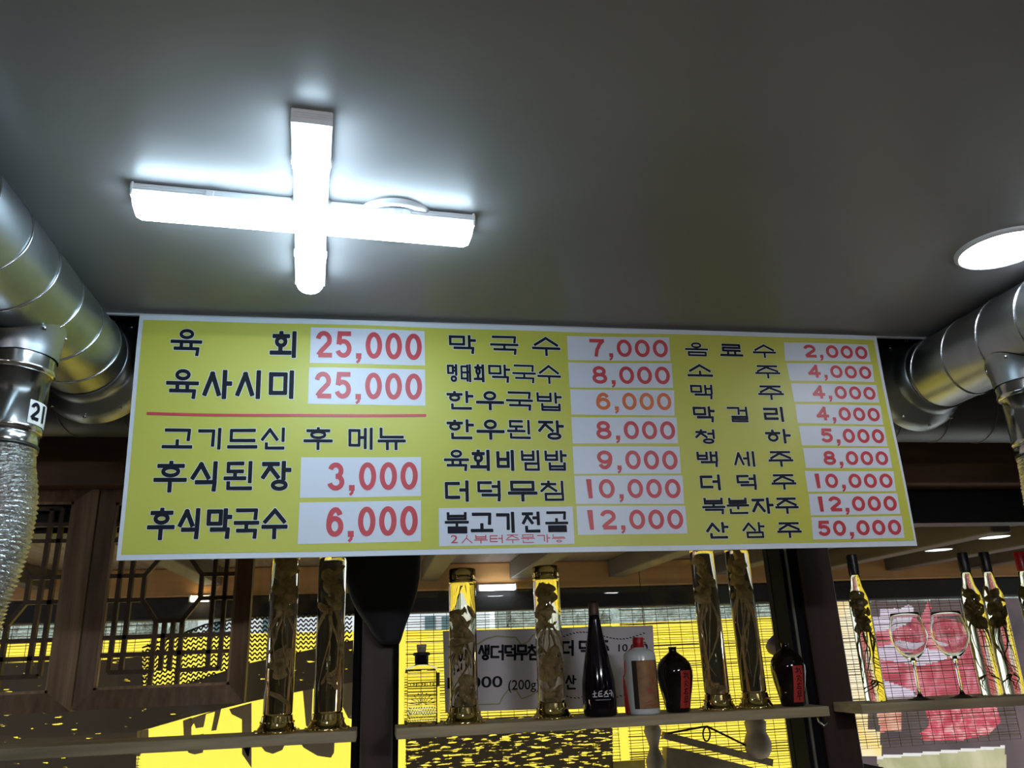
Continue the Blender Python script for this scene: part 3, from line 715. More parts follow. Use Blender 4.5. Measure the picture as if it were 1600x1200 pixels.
for chars, xs, y0, y1, yr in (
        ('막국수', ((128, 272), (343, 487), (555, 700)), 75, 172, (85, 180)),
        ('한우국밥', ((115, 258), (270, 412), (422, 560), (573, 708)), 362, 458, (366, 462)),
        ('한우된장', ((115, 260), (272, 415), (427, 553), (580, 718)), 507, 608, (508, 608)),
        ('육회비빔밥', ((108, 235), (240, 347), (370, 470), (495, 600), (615, 733)), 660, 768, (660, 764)),
        ('더덕무침', ((107, 243), (272, 405), (432, 583), (592, 725)), 815, 923, (815, 917)),
        ('불고기전골', ((113, 235), (243, 358), (370, 473), (500, 602), (622, 738)), 975, 1083, (970, 1076))):
    line_of_text('letter', K(*a, chars, xs, y0, y1, yr), .150, M['ink'], 'black letter')
line_of_text('letter', K(*a, '명태회막국수', ((122, 180), (190, 248), (258, 316), (328, 445), (455, 575), (582, 702)), 225, 317, (228, 322)), .135, M['ink'], 'black letter')
nt_ = line_of_text('note_letter', K(*a, '人부터주문가능', ((195, 255), (262, 330), (338, 412), (422, 492), (500, 570), (578, 648), (655, 725)), 1090, 1134, (1086, 1128)), .115, M['red'], 'small red letter', halo=False)
v, f = glyphs('2', .01); mb = MB(); xa = min(p[0] for p in v); xb = max(p[0] for p in v)
mb.add([onb(660 + (143 + (p[0] - xa) / (xb - xa) * 36) / 3.244, 500 + (1132 - (p[1] - GY0) / (GY1 - GY0) * 40) / 3.244, .0011) for p in v], f); mb.build('note_letter', M['red'], tb, ob, 'small red digit 2')
for txt, q, b, ik in (
        ('7,000', ((735, 78), (1250, 88), (1257, 207), (740, 200)), (850, 1243, 97, 186), 'red'),
        ('8,000', ((740, 212), (1263, 220), (1270, 345), (748, 340)), (862, 1253, 234, 324), 'red'),
        ('6,000', ((750, 350), (1275, 357), (1278, 485), (756, 478)), (880, 1260, 369, 457), 'orange'),
        ('8,000', ((755, 492), (1288, 495), (1295, 625), (762, 625)), (880, 1280, 513, 606), 'red'),
        ('9,000', ((762, 640), (1303, 642), (1312, 777), (768, 780)), (885, 1293, 662, 758), 'red'),
        ('10,000', ((770, 790), (1320, 787), (1330, 930), (778, 933)), (810, 1310, 806, 903), 'red'),
        ('12,000', ((780, 943), (1335, 940), (1348, 1080), (788, 1090)), (815, 1325, 961, 1061), 'red')):
    price(txt, Q(*a, *q), B(*a, *b), M[ik], 'white field with the %s price %s' % (ik, txt))
a = (1040, 520, 3.53)
for chars, xs, y0, y1, yr in (
        ('음료수', ((105, 232), (298, 425), (480, 607)), 55, 130, (65, 138)),
        ('소주', ((117, 258), (493, 630)), 172, 246, (180, 252)),
        ('맥주', ((130, 265), (508, 648)), 286, 367, (292, 371)),
        ('막걸리', ((145, 272), (335, 460), (533, 652)), 406, 494, (410, 494)),
        ('청하', ((158, 280), (540, 684)), 532, 613, (533, 614)),
        ('백세주', ((168, 295), (370, 494), (563, 697)), 652, 740, (655, 740)),
        ('더덕주', ((187, 312), (388, 507), (580, 715)), 780, 868, (782, 866)),
        ('복분자주', ((205, 332), (340, 462), (470, 594), (602, 730)), 908, 1000, (910, 998)),
        ('산삼주', ((222, 352), (420, 549), (615, 750)), 1042, 1134, (1045, 1130))):
    line_of_text('letter', K(*a, chars, xs, y0, y1, yr), .165, M['ink'], 'black letter', .6)
for txt, q, b in (
        ('2,000', ((652, 53), (1115, 65), (1135, 158), (658, 155)), (758, 1113, 71, 142)),
        ('4,000', ((665, 168), (1143, 173), (1153, 270), (685, 265)), (782, 1135, 182, 252)),
        ('4,000', ((688, 280), (1165, 287), (1180, 385), (705, 383)), (805, 1158, 296, 368)),
        ('4,000', ((710, 397), (1185, 400), (1200, 508), (722, 502)), (825, 1180, 413, 488)),
        ('5,000', ((728, 517), (1205, 518), (1222, 627), (745, 625)), (847, 1202, 532, 610)),
        ('8,000', ((750, 640), (1228, 637), (1245, 747), (768, 748)), (862, 1222, 655, 732)),
        ('10,000', ((762, 765), (1252, 765), (1265, 875), (780, 878)), (800, 1245, 779, 858)),
        ('12,000', ((785, 890), (1272, 887), (1290, 1000), (800, 1007)), (820, 1268, 903, 985)),
        ('50,000', ((803, 1018), (1297, 1012), (1313, 1132), (815, 1140)), (838, 1293, 1034, 1118))):
    price(txt, Q(*a, *q), B(*a, *b), M['red'], 'white field with the red price ' + txt, .222)

# sticker 21 on the left drop pipe
sk = MB(); vs = []; rr = .0562; a0 = math.radians(83)
def onpipe(du, z, r): return (XP + r * math.sin(a0 + du / rr), YP - r * math.cos(a0 + du / rr), z)
for i in range(9):
    for z in (H0 + .379, H0 + .417): vs.append(onpipe(-.026 + .052 * i / 8, z, .0560))
sk.add(vs, [(2 * i, 2 * i + 2, 2 * i + 3, 2 * i + 1) for i in range(8)], True); sko = sk.build('sticker', M['sticker'], tl, ol, 'white sticker with the black number 21')
mb = MB()
for pg in number_polys('21', -.0235, .012, 0, .0285, .19): mb.add([onpipe(x, H0 + .4135 - y, .0570) for x, y in pg], [tuple(range(len(pg)))])
mb.build('number', M['ink'], sko, ol)

# ---------------------------------------------------------------- lattice panels in front of the left pane
def lattice(x0, x1, z0, z1, sl, sr, mstl, mstr, label, y=2.035):
    t = thing('lattice_panel', label, 'lattice', ((x0 + x1) / 2, y, z0)); o = t.location
    rb = .040; d = .03
    def stile(pts, m, name):
        mb = MB(); n = 4; P = [Vector(p) for p in pts]              # outer-bottom, outer-top, inner-top, inner-bottom
        F = [p + Vector((0, q, 0)) for p, q in zip(P, (0, 0, .010, .010))]; Bk = [p + Vector((0, d, 0)) for p in P]
        mb.add(F + Bk, [(0, 1, 2, 3), (7, 6, 5, 4)] + [(k, k + 4, (k + 1) % 4 + 4, (k + 1) % 4) for k in range(4)])
        return mb.build(name, m, t, o)
    stile([(x0, y, z0), (x0, y, z1), (x0 + sl, y, z1 - rb), (x0 + sl, y, z0 + rb)], mstl, 'stile')
    stile([(x1, y, z1), (x1, y, z0), (x1 - sr, y, z0 + rb), (x1 - sr, y, z1 - rb)], mstr, 'stile')
    stile([(x0, y, z1), (x1, y, z1), (x1 - sr, y, z1 - rb), (x0 + sl, y, z1 - rb)], M['latt'], 'rail')
    stile([(x1, y, z0), (x0, y, z0), (x0 + sl, y, z0 + rb), (x1 - sr, y, z0 + rb)], M['latt'], 'rail')
    bd = MB(); ix0, ix1, iz0, iz1 = x0 + sl, x1 - sr, z0 + rb, z1 - rb
    for a, b in (((ix0, iz0 + .003), (ix1, iz0 + .003)), ((ix0, iz1 - .003), (ix1, iz1 - .003)), ((ix0 + .003, iz0), (ix0 + .003, iz1)), ((ix1 - .003, iz0), (ix1 - .003, iz1))):
        bd.bar((a[0], y + .012, a[1]), (b[0], y + .012, b[1]), .006, .012)
    bd.build('bead', M['latt2'], t, o)
    L = []
    for u in (.09, .18, .82, .91): L.append((u, .085, u, .965))
    for u in (.28, .72): L.append((u, .46, u, .59))
    L += [(0, .59, .28, .59), (.72, .59, 1, .59), (0, .46, .28, .46), (.72, .46, 1, .46), (.28, .59, .40, .70), (.72, .59, .60, .70), (.28, .46, .40, .345), (.72, .46, .60, .345), (.40, .345, .60, .345), (.40, .70, .60, .70)]
    for v in (.265, .175, .785, .875): L.append((0, v, 1, v))
    for v in (.085, .965): L += [(.09, v, .42, v), (.58, v, .91, v)]
    for u in (.40, .60): L += [(u, 0, u, .345), (u, .70, u, 1)]
    for u in (.467, .533): L += [(u, .085, u, .345), (u, .70, u, .965)]
    px = lambda u: ix0 + (ix1 - ix0) * u
    pz = lambda v: iz0 + (iz1 - iz0) * v
    for k, (ua, va, ub, vb) in enumerate(L):
        MB().bar((px(ua), y + .013 + .0006 * (k % 3), pz(va)), (px(ub), y + .013 + .0006 * (k % 3), pz(vb)), .0095, .013).build('bar', M['lattbar'], t, o)
    return t
lattice(-.656, -.292, H0 - .070, H0 + .435, .034, .037, M['latt'], M['latt'], 'brown wooden lattice panel behind the two left gold-based bottles')
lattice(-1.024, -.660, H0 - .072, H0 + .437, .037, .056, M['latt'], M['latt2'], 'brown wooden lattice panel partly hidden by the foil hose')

# ---------------------------------------------------------------- shelves
SZ = H0 - .1315
def plank(x0, x1, zt, label):
    t = thing('wall_shelf', label, 'shelf', ((x0 + x1) / 2, 1.96, zt - .022)); o = t.location
    MB().box(x0, x1, 1.90, 2.028, zt - .022, zt, .0015).build('board', M['shelf'], t, o)
    return t, o
s1, o1 = plank(-1.1, -.036, SZ, 'weathered wooden shelf plank below the lattice')
s2, o2 = plank(.049, 1.067, SZ, 'weathered wooden shelf plank under the white sign')
s3, o3 = plank(1.150, 2.3, SZ, 'weathered wooden shelf plank under the wine glasses')
MB().tube([(1.050, 1.93, SZ - .022), (1.052, 1.93, SZ - .034), (1.060, 1.925, SZ - .045), (1.068, 1.922, SZ - .038)], .0025, 8).build('hook', M['steel'], s2, o2)
for x in (-.02, .0): pass

# ---------------------------------------------------------------- bottles
def lump(mb, rnd, c, rx, ry, rz, n=14, m=8):
    vs = []; fs = []; ph = [rnd.uniform(0, 6.3) for _ in range(5)]; tilt = Matrix.Rotation(rnd.uniform(-.7, .7), 3, 'Y') @ Matrix.Rotation(rnd.uniform(0, 3), 3, 'Z')
    for j in range(m + 1):
        v = j / m
        for k in range(n):
            a = 2 * PI * k / n; q = math.sin(PI * min(max(v, .03), .97)) * (1 + .28 * math.sin(2 * a + ph[0] + 4 * v) + .2 * math.sin(5 * a + ph[1] - 6 * v) + .16 * math.sin(9 * v + ph[2]))
            vs.append(Vector(c) + tilt @ Vector((rx * q * math.cos(a), ry * q * math.sin(a), rz * (-math.cos(PI * v)))))
    for j in range(m):
        for k in range(n): fs.append((j * n + k, j * n + (k + 1) % n, (j + 1) * n + (k + 1) % n, (j + 1) * n + k))
    fs += [tuple(reversed(range(n))), tuple(range(m * n, m * n + n))]
    mb.add(vs, fs, True)
def blob(mb, rnd, c, r, hz):
    """ragged root clump: overlapping lumps and torn flakes inside radius r"""
    k = max(3, int(hz / .018)); top = rnd.uniform(.75, 1)
    for i in range(k):
        v = (i + .5) / k; w = r * (.62 + .3 * math.sin(PI * v) * top); a = rnd.uniform(0, 6.3)
        lump(mb, rnd, (c[0] + (r - w) * math.cos(a), c[1] + (r - w) * .6 * math.sin(a), c[2] + (v - .5) * hz * .86), w * rnd.uniform(.62, .86), w * rnd.uniform(.30, .6), hz / k * rnd.uniform(.6, .95))
    for i in range(k + 2):
        a = rnd.uniform(0, 6.3); q = r * rnd.uniform(.45, .7)
        lump(mb, rnd, (c[0] + q * math.cos(a), c[1] + q * math.sin(a) * .7, c[2] + rnd.uniform(-.5, .5) * hz), r * rnd.uniform(.12, .26), r * rnd.uniform(.10, .2), rnd.uniform(.008, .018), 10, 6)
def rootlets(mb, rnd, z0, z1, R, N, r0=.0022):
    for _ in range(N):
        a = rnd.uniform(0, 6.3); x, y = R * .25 * math.cos(a), R * .25 * math.sin(a); pts = [(x, y, z0)]; z = z0; n = 9
        for i in range(n):
            z += (z1 - z0) / n * rnd.uniform(.7, 1.05); a += rnd.uniform(-.8, .8)
            x += R * .26 * math.cos(a); y += R * .26 * math.sin(a); d = math.hypot(x, y)
            if d > R * .86: x *= R * .86 / d; y *= R * .86 / d
            pts.append((x, y, z))
        mb.tube(pts, [r0 * (1 - .75 * i / n) for i in range(n + 1)], 6)
def tall_bottle(x, label, height, mp, seed, conf, yb=1.95):
    t = thing('ginseng_liquor_bottle', label, 'bottle', (x, yb, SZ), 'tall ginseng liquor bottles with gold bases')
    k = mp; h = height; rt = 21.8 * k
    ft = MB().lathe([(31.5 * k, 0), (33 * k, .002), (32.5 * k, .005), (29 * k, .0085), (26 * k, .015), (24 * k, .024), (22.8 * k, .034), (22.4 * k, .036)], 56).build('foot', M['gold'], t)
    g = MB().lathe([(rt - .003, .0362), (rt, .040), (rt, h - .040), (rt - .002, h - .034), (rt - .004, h - .0302)], 48)
    g.build('tube', M['liquor'], t)
    bd = MB()
    for zz, rr_, nb in ((.0055, 32.3 * k, 30), (.0225, 24.6 * k, 22)):
        for q in range(nb):
            a_ = 2 * PI * q / nb; bd.lathe([(.0004, -.0022), (.0019, -.0010), (.0019, .0010), (.0004, .0022)], 8, (rr_ * math.cos(a_), rr_ * math.sin(a_), zz))
    bd.build('beading', M['gold'], ft)
    c = MB().lathe([(rt - .001, h - .0335), (rt + .0006, h - .031), (rt + .0006, h - .027), (rt - .0006, h - .0262), (rt + .0004, h - .025), (rt + .0004, h - .002), (rt - .002, h)], 48)
    c.build('cap', M['gold'], t)
    rnd = random.Random(seed); rm = MB(); R = rt * .86
    for kind, za, zb, w in conf:
        if kind == 'blob': blob(rm, rnd, (rnd.uniform(-.1, .1) * R, 0, (za + zb) / 2 * h), R * w * 1.12, (zb - za) * h)
        elif kind == 'hair': rootlets(rm, rnd, za * h, zb * h, R, int(w))
        elif kind == 'stick':
            rm.tube([(-R * .6, -R * .3, za * h), (0, -R * .45, (za + zb) / 2 * h + .004), (R * .7, -R * .2, zb * h)], [.004, .005, .004], 8)
    rm.build('ginseng_root', M['root'], t)
    return t
kA = mpp(-.2, 1.957, SZ); kB = mpp(.3, 1.957, SZ); kC = mpp(.85, 1.957, SZ) * .89
tall_bottle(-.207, 'tall gold-based liquor bottle nearest the lattice, a folded root in its middle', .405, kA * 1.04, 11,
            (('blob', .66, .97, .95), ('blob', .60, .72, .6), ('hair', .62, .18, 7), ('blob', .28, .43, .85), ('stick', .21, .15, 1)))
tall_bottle(-.100, 'tall gold-based liquor bottle beside the black hanging hood', .405, kA * 1.04, 23,
            (('blob', .62, .86, .95), ('hair', .64, .16, 8), ('blob', .24, .30, .5)))
tall_bottle(.203, 'tall gold-capped liquor bottle in front of the white sign next to the square decanter', .3415, kB, 31,
            (('blob', .42, .74, .97), ('blob', .12, .30, .85), ('hair', .5, .12, 8)))
tall_bottle(.407, 'tall gold-capped liquor bottle in front of the middle of the white sign', .344, kB, 47,
            (('blob', .58, .88, .95), ('blob', .20, .46, .92), ('hair', .6, .2, 5), ('blob', .10, .20, .8)))
tall_bottle(.812, 'tall gold-based liquor bottle right of the round red-labelled jar', .405, kC, 53,
            (('blob', .60, .90, .97), ('hair', .62, .12, 9), ('blob', .10, .16, .6)))
tall_bottle(.906, 'tall gold-based liquor bottle close to the right post, thin branching roots inside', .405, kC, 67,
            (('blob', .62, .92, .95), ('hair', .66, .10, 12)))

# square cut-glass decanter
t = thing('decanter', 'square cut-glass decanter with a cork and black neck band at the left shelf end', 'decanter', (.107, 1.957, SZ))
k = kB; hw, hd = 27 * k, .030; hb = 88 * k
g = MB(); rings = []
def rr(hx, hy, z, c):
    return [(-hx + c, -hy, z), (hx - c, -hy, z), (hx, -hy + c, z), (hx, hy - c, z), (hx - c, hy, z), (-hx + c, hy, z), (-hx, hy - c, z), (-hx, -hy + c, z)]
def octr(r, z): return [(r * math.cos(2 * PI * (q + .5) / 8 - PI / 2 - PI / 4), r * math.sin(2 * PI * (q + .5) / 8 - PI / 2 - PI / 4), z) for q in range(8)]
rings = [rr(hw - .004, hd - .004, 0, .006), rr(hw, hd, .004, .006), rr(hw, hd, hb * .86, .006), rr(hw * .93, hd * .93, hb * .93, .008), rr(hw * .60, hd * .68, hb * .985, .009), octr(.0165, hb * 1.0), octr(.0155, hb * 1.02)]
vs = sum(rings, []); m_ = len(rings)
g.add(vs, [(i * 8 + q, i * 8 + (q + 1) % 8, (i + 1) * 8 + (q + 1) % 8, (i + 1) * 8 + q) for i in range(m_ - 1) for q in range(8)] + [tuple(reversed(range(8))), tuple(range((m_ - 1) * 8, m_ * 8))])
g.build('body', M['decant'], t)
MB().lathe([(.0155, hb * 1.018), (.0158, hb * 1.15), (.0195, hb * 1.16), (.0195, hb * 1.195), (.0150, hb * 1.21)], 32).build('neck_band', M['capblack'], t, label='black neck band')
MB().lathe([(.0095, hb * 1.20), (.0115, hb * 1.33), (.011, hb * 1.345)], 20).build('cork', M['cork'], t)
rp = MB()                                        # fan and diamond cutting on the front
for j in range(6):
    for i in range(11):
        x = -hw * .8 + 1.6 * hw * (i + (j % 2) * .5) / 11.0; z = .012 + j * .0052
        rp.add([(x - .0035, -hd - .0001, z), (x, -hd - .0001, z - .0026), (x + .0035, -hd - .0001, z), (x, -hd - .0001, z + .0026), (x, -hd - .0018, z)], [(0, 1, 4), (1, 2, 4), (2, 3, 4), (3, 0, 4)])
for q in range(9):
    a_ = PI * (q + .5) / 9
    rp.tube([(math.cos(a_) * .006, -hd - .0003, .044 + math.sin(a_) * .004), (math.cos(a_) * .028, -hd - .0003, .044 + math.sin(a_) * .026)], [.0008, .0012], 6)
rp.build('cut_pattern', M['clear'], t)
lt = MB()
rnd = random.Random(5)
for q in range(9):
    x = -.026 + q * .0062; s_ = [[(0, 0), (0, 1)], [(0, 1), (.8, .6), (0, .45)], [(0, .4), (.8, 0)]][:1 + q % 3]
    for pg in stroke_polys([[(x + px * .004, .083 + pz * .0065) for px, pz in st] for st in s_], .0013): lt.add([(a, -hd - .0004, b) for a, b in pg], [tuple(range(len(pg)))])
lt.build('front_lettering', M['capblack'], t)

def on_rev(prof, cx, cy, cz, ang, du, z, off):
    """point on a surface of revolution: angle ang (0 = towards -Y) plus arc du at height z"""
    zs = [p[1] for p in prof]; r = np.interp(z, zs, [p[0] for p in prof]) + off
    rm_ = max(r, .01); a = ang + du / rm_
    return (cx + r * math.sin(a), cy - r * math.cos(a), cz + z)
def patch(mb, prof, ang, u0, u1, z0, z1, off, nx=10, nz=12):
    vs = [on_rev(prof, 0, 0, 0, ang, u0 + (u1 - u0) * i / nx, z0 + (z1 - z0) * j / nz, off) for j in range(nz + 1) for i in range(nx + 1)]
    mb.add(vs, [(j * (nx + 1) + i, j * (nx + 1) + i + 1, (j + 1) * (nx + 1) + i + 1, (j + 1) * (nx + 1) + i) for j in range(nz) for i in range(nx)], True); return mb
def brush(mb, prof, ang, strokes, wd, off):
    fine = []
    for s_ in strokes:
        q = []
        for (xa, ya), (xb, yb) in zip(s_, s_[1:]):
            for i in range(4): q.append((xa + (xb - xa) * i / 4, ya + (yb - ya) * i / 4))
        q.append(s_[-1]); fine.append(q)
    for pg in stroke_polys(fine, wd, 1, 1):
        mb.add([on_rev(prof, 0, 0, 0, ang, x, z, off) for x, z in pg], [tuple(range(len(pg)))])

# dark tapering bottle
k = mpp(.52, 1.957, SZ); h = .2575
pp_ = [(23 * k, 0), (25.5 * k, .003), (26.8 * k, .020), (27 * k, .045), (26 * k, .075), (22 * k, .110), (16.5 * k, .150), (12 * k, .185), (9.2 * k, .215), (8.3 * k, .232)]
t = thing('plum_liquor_bottle', 'black tapering bottle with white brush lettering in front of the sign', 'bottle', (.522, 1.955, SZ))
MB().lathe(pp_, 48).build('body', M['plum'], t)
MB().lathe([(8.6 * k, .226), (9.2 * k, .229), (8.6 * k, .232), (8.2 * k, .254), (7.4 * k, h)], 32).build('foil_cap', M['plumcap'], t, label='dark brown foil cap')
wl = MB(); U = .0085
brush(wl, pp_, .02, [[(-.026, .050), (-.018, .052)], [(-.022, .056), (-.022, .044)], [(-.026, .044), (-.017, .044)], [(-.012, .054), (-.013, .045), (-.004, .045)], [(-.011, .050), (-.006, .050)], [(-.010, .055), (-.005, .056)],
                     [(-.001, .047), (.006, .052), (.010, .047)], [(.002, .053), (.008, .056)], [(.000, .044), (.010, .044)], [(.014, .056), (.021, .056), (.019, .044)], [(.013, .050), (.020, .050)], [(.024, .052), (.025, .042)]], .0021, .0004)
brush(wl, pp_, .02, [[(-.020, .037), (.016, .037)]], .0008, .0004)
wl.build('brush_lettering', M['ink_white'], t, label='white brush lettering')
# white ceramic flask
k = mpp(.63, 1.957, SZ); pc = [(23 * k, 0), (25 * k, .002), (25.5 * k, .006), (25.6 * k, .128), (24 * k, .136), (17 * k, .143), (9.5 * k, .147), (8.5 * k, .150)]
t = thing('ceramic_liquor_bottle', 'white ceramic bottle with red cap and brown picture label', 'bottle', (.6275, 1.955, SZ))
MB().lathe(pc, 48).build('body', M['ceramic'], t)
MB().lathe([(8.8 * k, .148), (9.3 * k, .149), (8.6 * k, .170), (8.0 * k, .1715)], 6 * 5).build('cap', M['capred'], t, label='red screw cap')
patch(MB(), pc, .08, -.036, .036, .013, .119, .0005, 24, 6).build('label_border', M['labeldark'], t, label='dark brown label border')
lb = patch(MB(), pc, .08, -.024, .029, .0135, .1185, .0009, 20, 6).build('label', M['labelbrown'], t, label='golden brown picture label')
sl_ = MB(); brush(sl_, pc, .08, [circ(.004, .052, .0055, .0060, 12), circ(.004, .052, .0025, .0028, 10), [(.012, .074), (.018, .074)], [(.012, .069), (.018, .069)], [(.015, .077), (.015, .065)], [(-.012, .018), (.0, .022), (.010, .019), (.02, .023)], [(-.008, .026), (.006, .030)]], .0017, .0013)
sl_.build('seal_print', M['red'], lb)
MB().tube([(-9 * k, 0, .150), (-17 * k, -.004, .142), (-26.2 * k, -.006, .115), (-27.5 * k, -.007, .09), (-31 * k, -.012, .084)], .0016, 8).build('tassel_cord', M['capred'], t)
ts = MB(); rnd = random.Random(9)
for q in range(46):
    a_ = rnd.uniform(0, 6.3); r_ = rnd.uniform(.0, .0055)
    ts.tube([(-31 * k, -.012, .086), (-30.2 * k + r_ * .55 * math.cos(a_), -.012 + r_ * .55 * math.sin(a_), .060), (-28.5 * k + r_ * math.cos(a_), -.012 + r_ * math.sin(a_), .002 + rnd.uniform(0, .004))], .0009, 5)
ts.build('tassel', M['tassel'], t, label='red thread tassel')
# round jars
def round_jar(x, label, sc_, ang, closed):
    k = mpp(x, 1.957, SZ) * sc_
    pj = [(17.5 * k, 0), (18.8 * k, .002), (21 * k, .020), (25.5 * k, .050), (28.8 * k, .078), (29 * k, .092), (26.5 * k, .107), (20 * k, .120), (11 * k, .130), (6.4 * k, .135), (6.2 * k, .144), (7.4 * k, .147)]
    t = thing('liquor_jar', label, 'jar', (x, 1.957, SZ), 'black glazed jars with red paper labels')
    inner = [(5.2 * k, .1468), (5.0 * k, .138), (.001, .137)]
    MB().lathe(pj + inner, 48).build('body', M['jar'], t)
    lb = patch(MB(), pj, ang, -.014, .014, .010, .093, .0005, 8, 22).build('paper_label', M['jarlabel'], t, label='red paper label')
    st = MB(); rnd = random.Random(int(x * 100))
    brush(st, pj, ang, [[(-.007, .086), (.004, .084)], [(-.003, .090), (-.004, .077)], [(-.008, .078), (.001, .081)], [(.004, .088), (.005, .076), (.009, .074)],
                        [(-.006, .068), (.002, .070), (.006, .064)], [(-.004, .064), (.005, .058)], [(.000, .066), (-.005, .057)],
                        [(-.005, .051), (.006, .052)], [(.000, .054), (-.004, .044)], [(-.002, .047), (.006, .043)], [(-.006, .042), (.005, .040)],
                        [(-.004, .035), (.005, .036), (.004, .026)], [(-.004, .033), (-.003, .026)], [(-.003, .030), (.004, .031)], [(-.006, .023), (.007, .024)], [(.001, .027), (.0, .016)]], .0019, .0009)
    st.build('brush_lettering', M['ink'], lb)
    return t
round_jar(.713, 'round black jar with a red label beside the white ceramic bottle', .97, .30, 0)
round_jar(1.006, 'round black jar with a red label at the right shelf end by the post', .93, .10, 0)

# slim bottles on the right shelf
def slim_bottle(x, label, seed, capm, y=1.957, conf=None, dark=False):
    k = mpp(x, 1.957, SZ); h = .359
    t = thing('root_liquor_bottle', label, 'bottle', (x, y, SZ), 'slim root liquor bottles on the right shelf')
    pb = [(.0235, 0), (.0248, .003), (.0252, .008), (.0255, .225), (.0245, .246), (.0205, .262), (.0155, .274), (.0128, .288), (.0122, .312)]
    MB().lathe(pb, 44).build('body', M['winebottle'], t)
    MB().lathe([(.0132, .306), (.0136, .309), (.0134, h - .002), (.0122, h)], 32).build('cap', capm, t)
    rnd = random.Random(seed); rm = MB(); R = .0215
    blob(rm, rnd, (0, 0, .236), R * 1.08, .055); blob(rm, rnd, (0, 0, .195), R * 1.12, .06)
    rootlets(rm, rnd, .20, .03, R, 7, .0017); rootlets(rm, rnd, .05, .008, R, 5, .0017)
    rm.build('steeped_root', M['rootdark'], t)
    return t
slim_bottle(1.2275, 'slim root liquor bottle with black cap standing alone beside the post', 71, M['capblack'])
slim_bottle(1.551, 'slim root liquor bottle with black cap touching the right wine glass', 83, M['capblack'])
slim_bottle(1.616, 'slim root liquor bottle with black cap, second from the right frame edge', 97, M['capblack'])
slim_bottle(1.724, 'slim root liquor bottle with a dark red cap cut by the frame edge', 99, M['capred'])
def wine_glass(x, label):
    t = thing('wine_glass', label, 'glass', (x, 1.952, SZ), 'clear wine glasses on the right shelf')
    out = [(.033, 0), (.033, .0012), (.020, .003), (.007, .008), (.0042, .016), (.0036, .05), (.004, .082), (.0075, .092), (.018, .100), (.032, .116), (.042, .138), (.0445, .152), (.0425, .172), (.036, .198), (.0335, .208)]
    inn = [(.0325, .2082), (.035, .198), (.0414, .172), (.0434, .152), (.0409, .138), (.031, .117), (.017, .102), (.0055, .097), (.0003, .0955)]
    MB().lathe(out[:8], 48, cap=True).build('stem', M['clear'], t)
    MB().lathe(out[7:] + inn, 56, cap=True).build('bowl', M['clear'], t)
    return t
wine_glass(1.345, 'clear wine glass next to the lone slim bottle')
wine_glass(1.463, 'clear wine glass beside the pair of slim bottles')

# ---------------------------------------------------------------- hand-lettered sheet taped inside the middle pane
PY = 2.1135
def onp(px, py, off=0): return atY(px, py, PY) - Vector((0, off, 0))
t = thing('paper_sign', 'grey-white hand-lettered paper sign on the glass behind the bottles', 'sign', tuple(onp(858, 1110))); o = t.location
MB().sheet([onp(692, 986), onp(1020, 977), onp(1026, 1103), onp(696, 1113)], (0, .0012, 0)).build('sheet', M['paper'], t, o)
def pap(name, m, strokes, wd, off=.0006):
    mb = MB()
    for pg in stroke_polys(strokes, wd, 1, 1): mb.add([onp(x, y, off) for x, y in pg], [tuple(range(len(pg)))])
    return mb.build(name, m, t, o)
def hang(text, xs, y0, y1):
    out = []
    for ch, (x0, x1) in zip(text, xs):
        out += [[(x0 + (x1 - x0) * x, y1 - (y1 - y0) * y) for x, y in s_] for s_ in syllable(ch)]
    return out
pap('brush_lettering', M['ink'], hang('자연생더덕무침', ((702, 722), (725, 744), (748, 764), (767, 787), (789, 806), (808, 823), (825, 842)), 1009, 1030), 3.9)
pap('brush_lettering', M['ink'], hang('더덕주', ((878, 896), (905, 923), (933, 950)), 1002, 1023), 3.9)
pap('brush_lettering', M['ink'], hang('산', ((884, 899),), 1056, 1076), 3.0)
def dig(text, x0, x1, y0, y1, bold=.0):
    v, f = glyphs(text, bold); xa = min(p[0] for p in v); xb = max(p[0] for p in v); mb = MB()
    mb.add([onp(x0 + (p[0] - xa) / (xb - xa) * (x1 - x0), y1 - (p[1] - GY0) / (GY1 - GY0) * (y1 - y0) - (p[0] - xa) / (xb - xa) * (x1 - x0) * .03, .0006) for p in v], f); mb.build('number', M['ink'], t, o)
dig('10,000', 966, 1012, 1007, 1018, .016); dig('12,000', 699, 785, 1059, 1076, .016); dig('(200g)', 794, 843, 1063, 1078, .008)
pap('wavy_line', M['papergreen'], [[(700, 1010), (722, 1003), (747, 1006), (760, 998), (776, 994), (806, 996), (815, 1008), (826, 1002), (833, 992), (850, 988)]], 2.6, .0004)
pap('wavy_line', M['papergreen'], [[(705, 1103), (744, 1101), (780, 1100), (786, 1088), (795, 1077), (807, 1079), (815, 1092), (828, 1087), (842, 1080)]], 2.2, .0004)
for dots in ([(880 + 5.2 * i, 996 - 7 * math.sin(i / 25 * PI * 2 + .3) - i * .28) for i in range(25)] + [(1004 + 2 * i, 998 + 5.5 * i) for i in range(6)], [(885 + 6 * i, 1088 + 2.4 * math.sin(i * .7)) for i in range(20)]):
    pap('dotted_line', M['ink'], [[(x, y), (x + 2.2, y + .6)] for x, y in dots], 1.5, .0004)

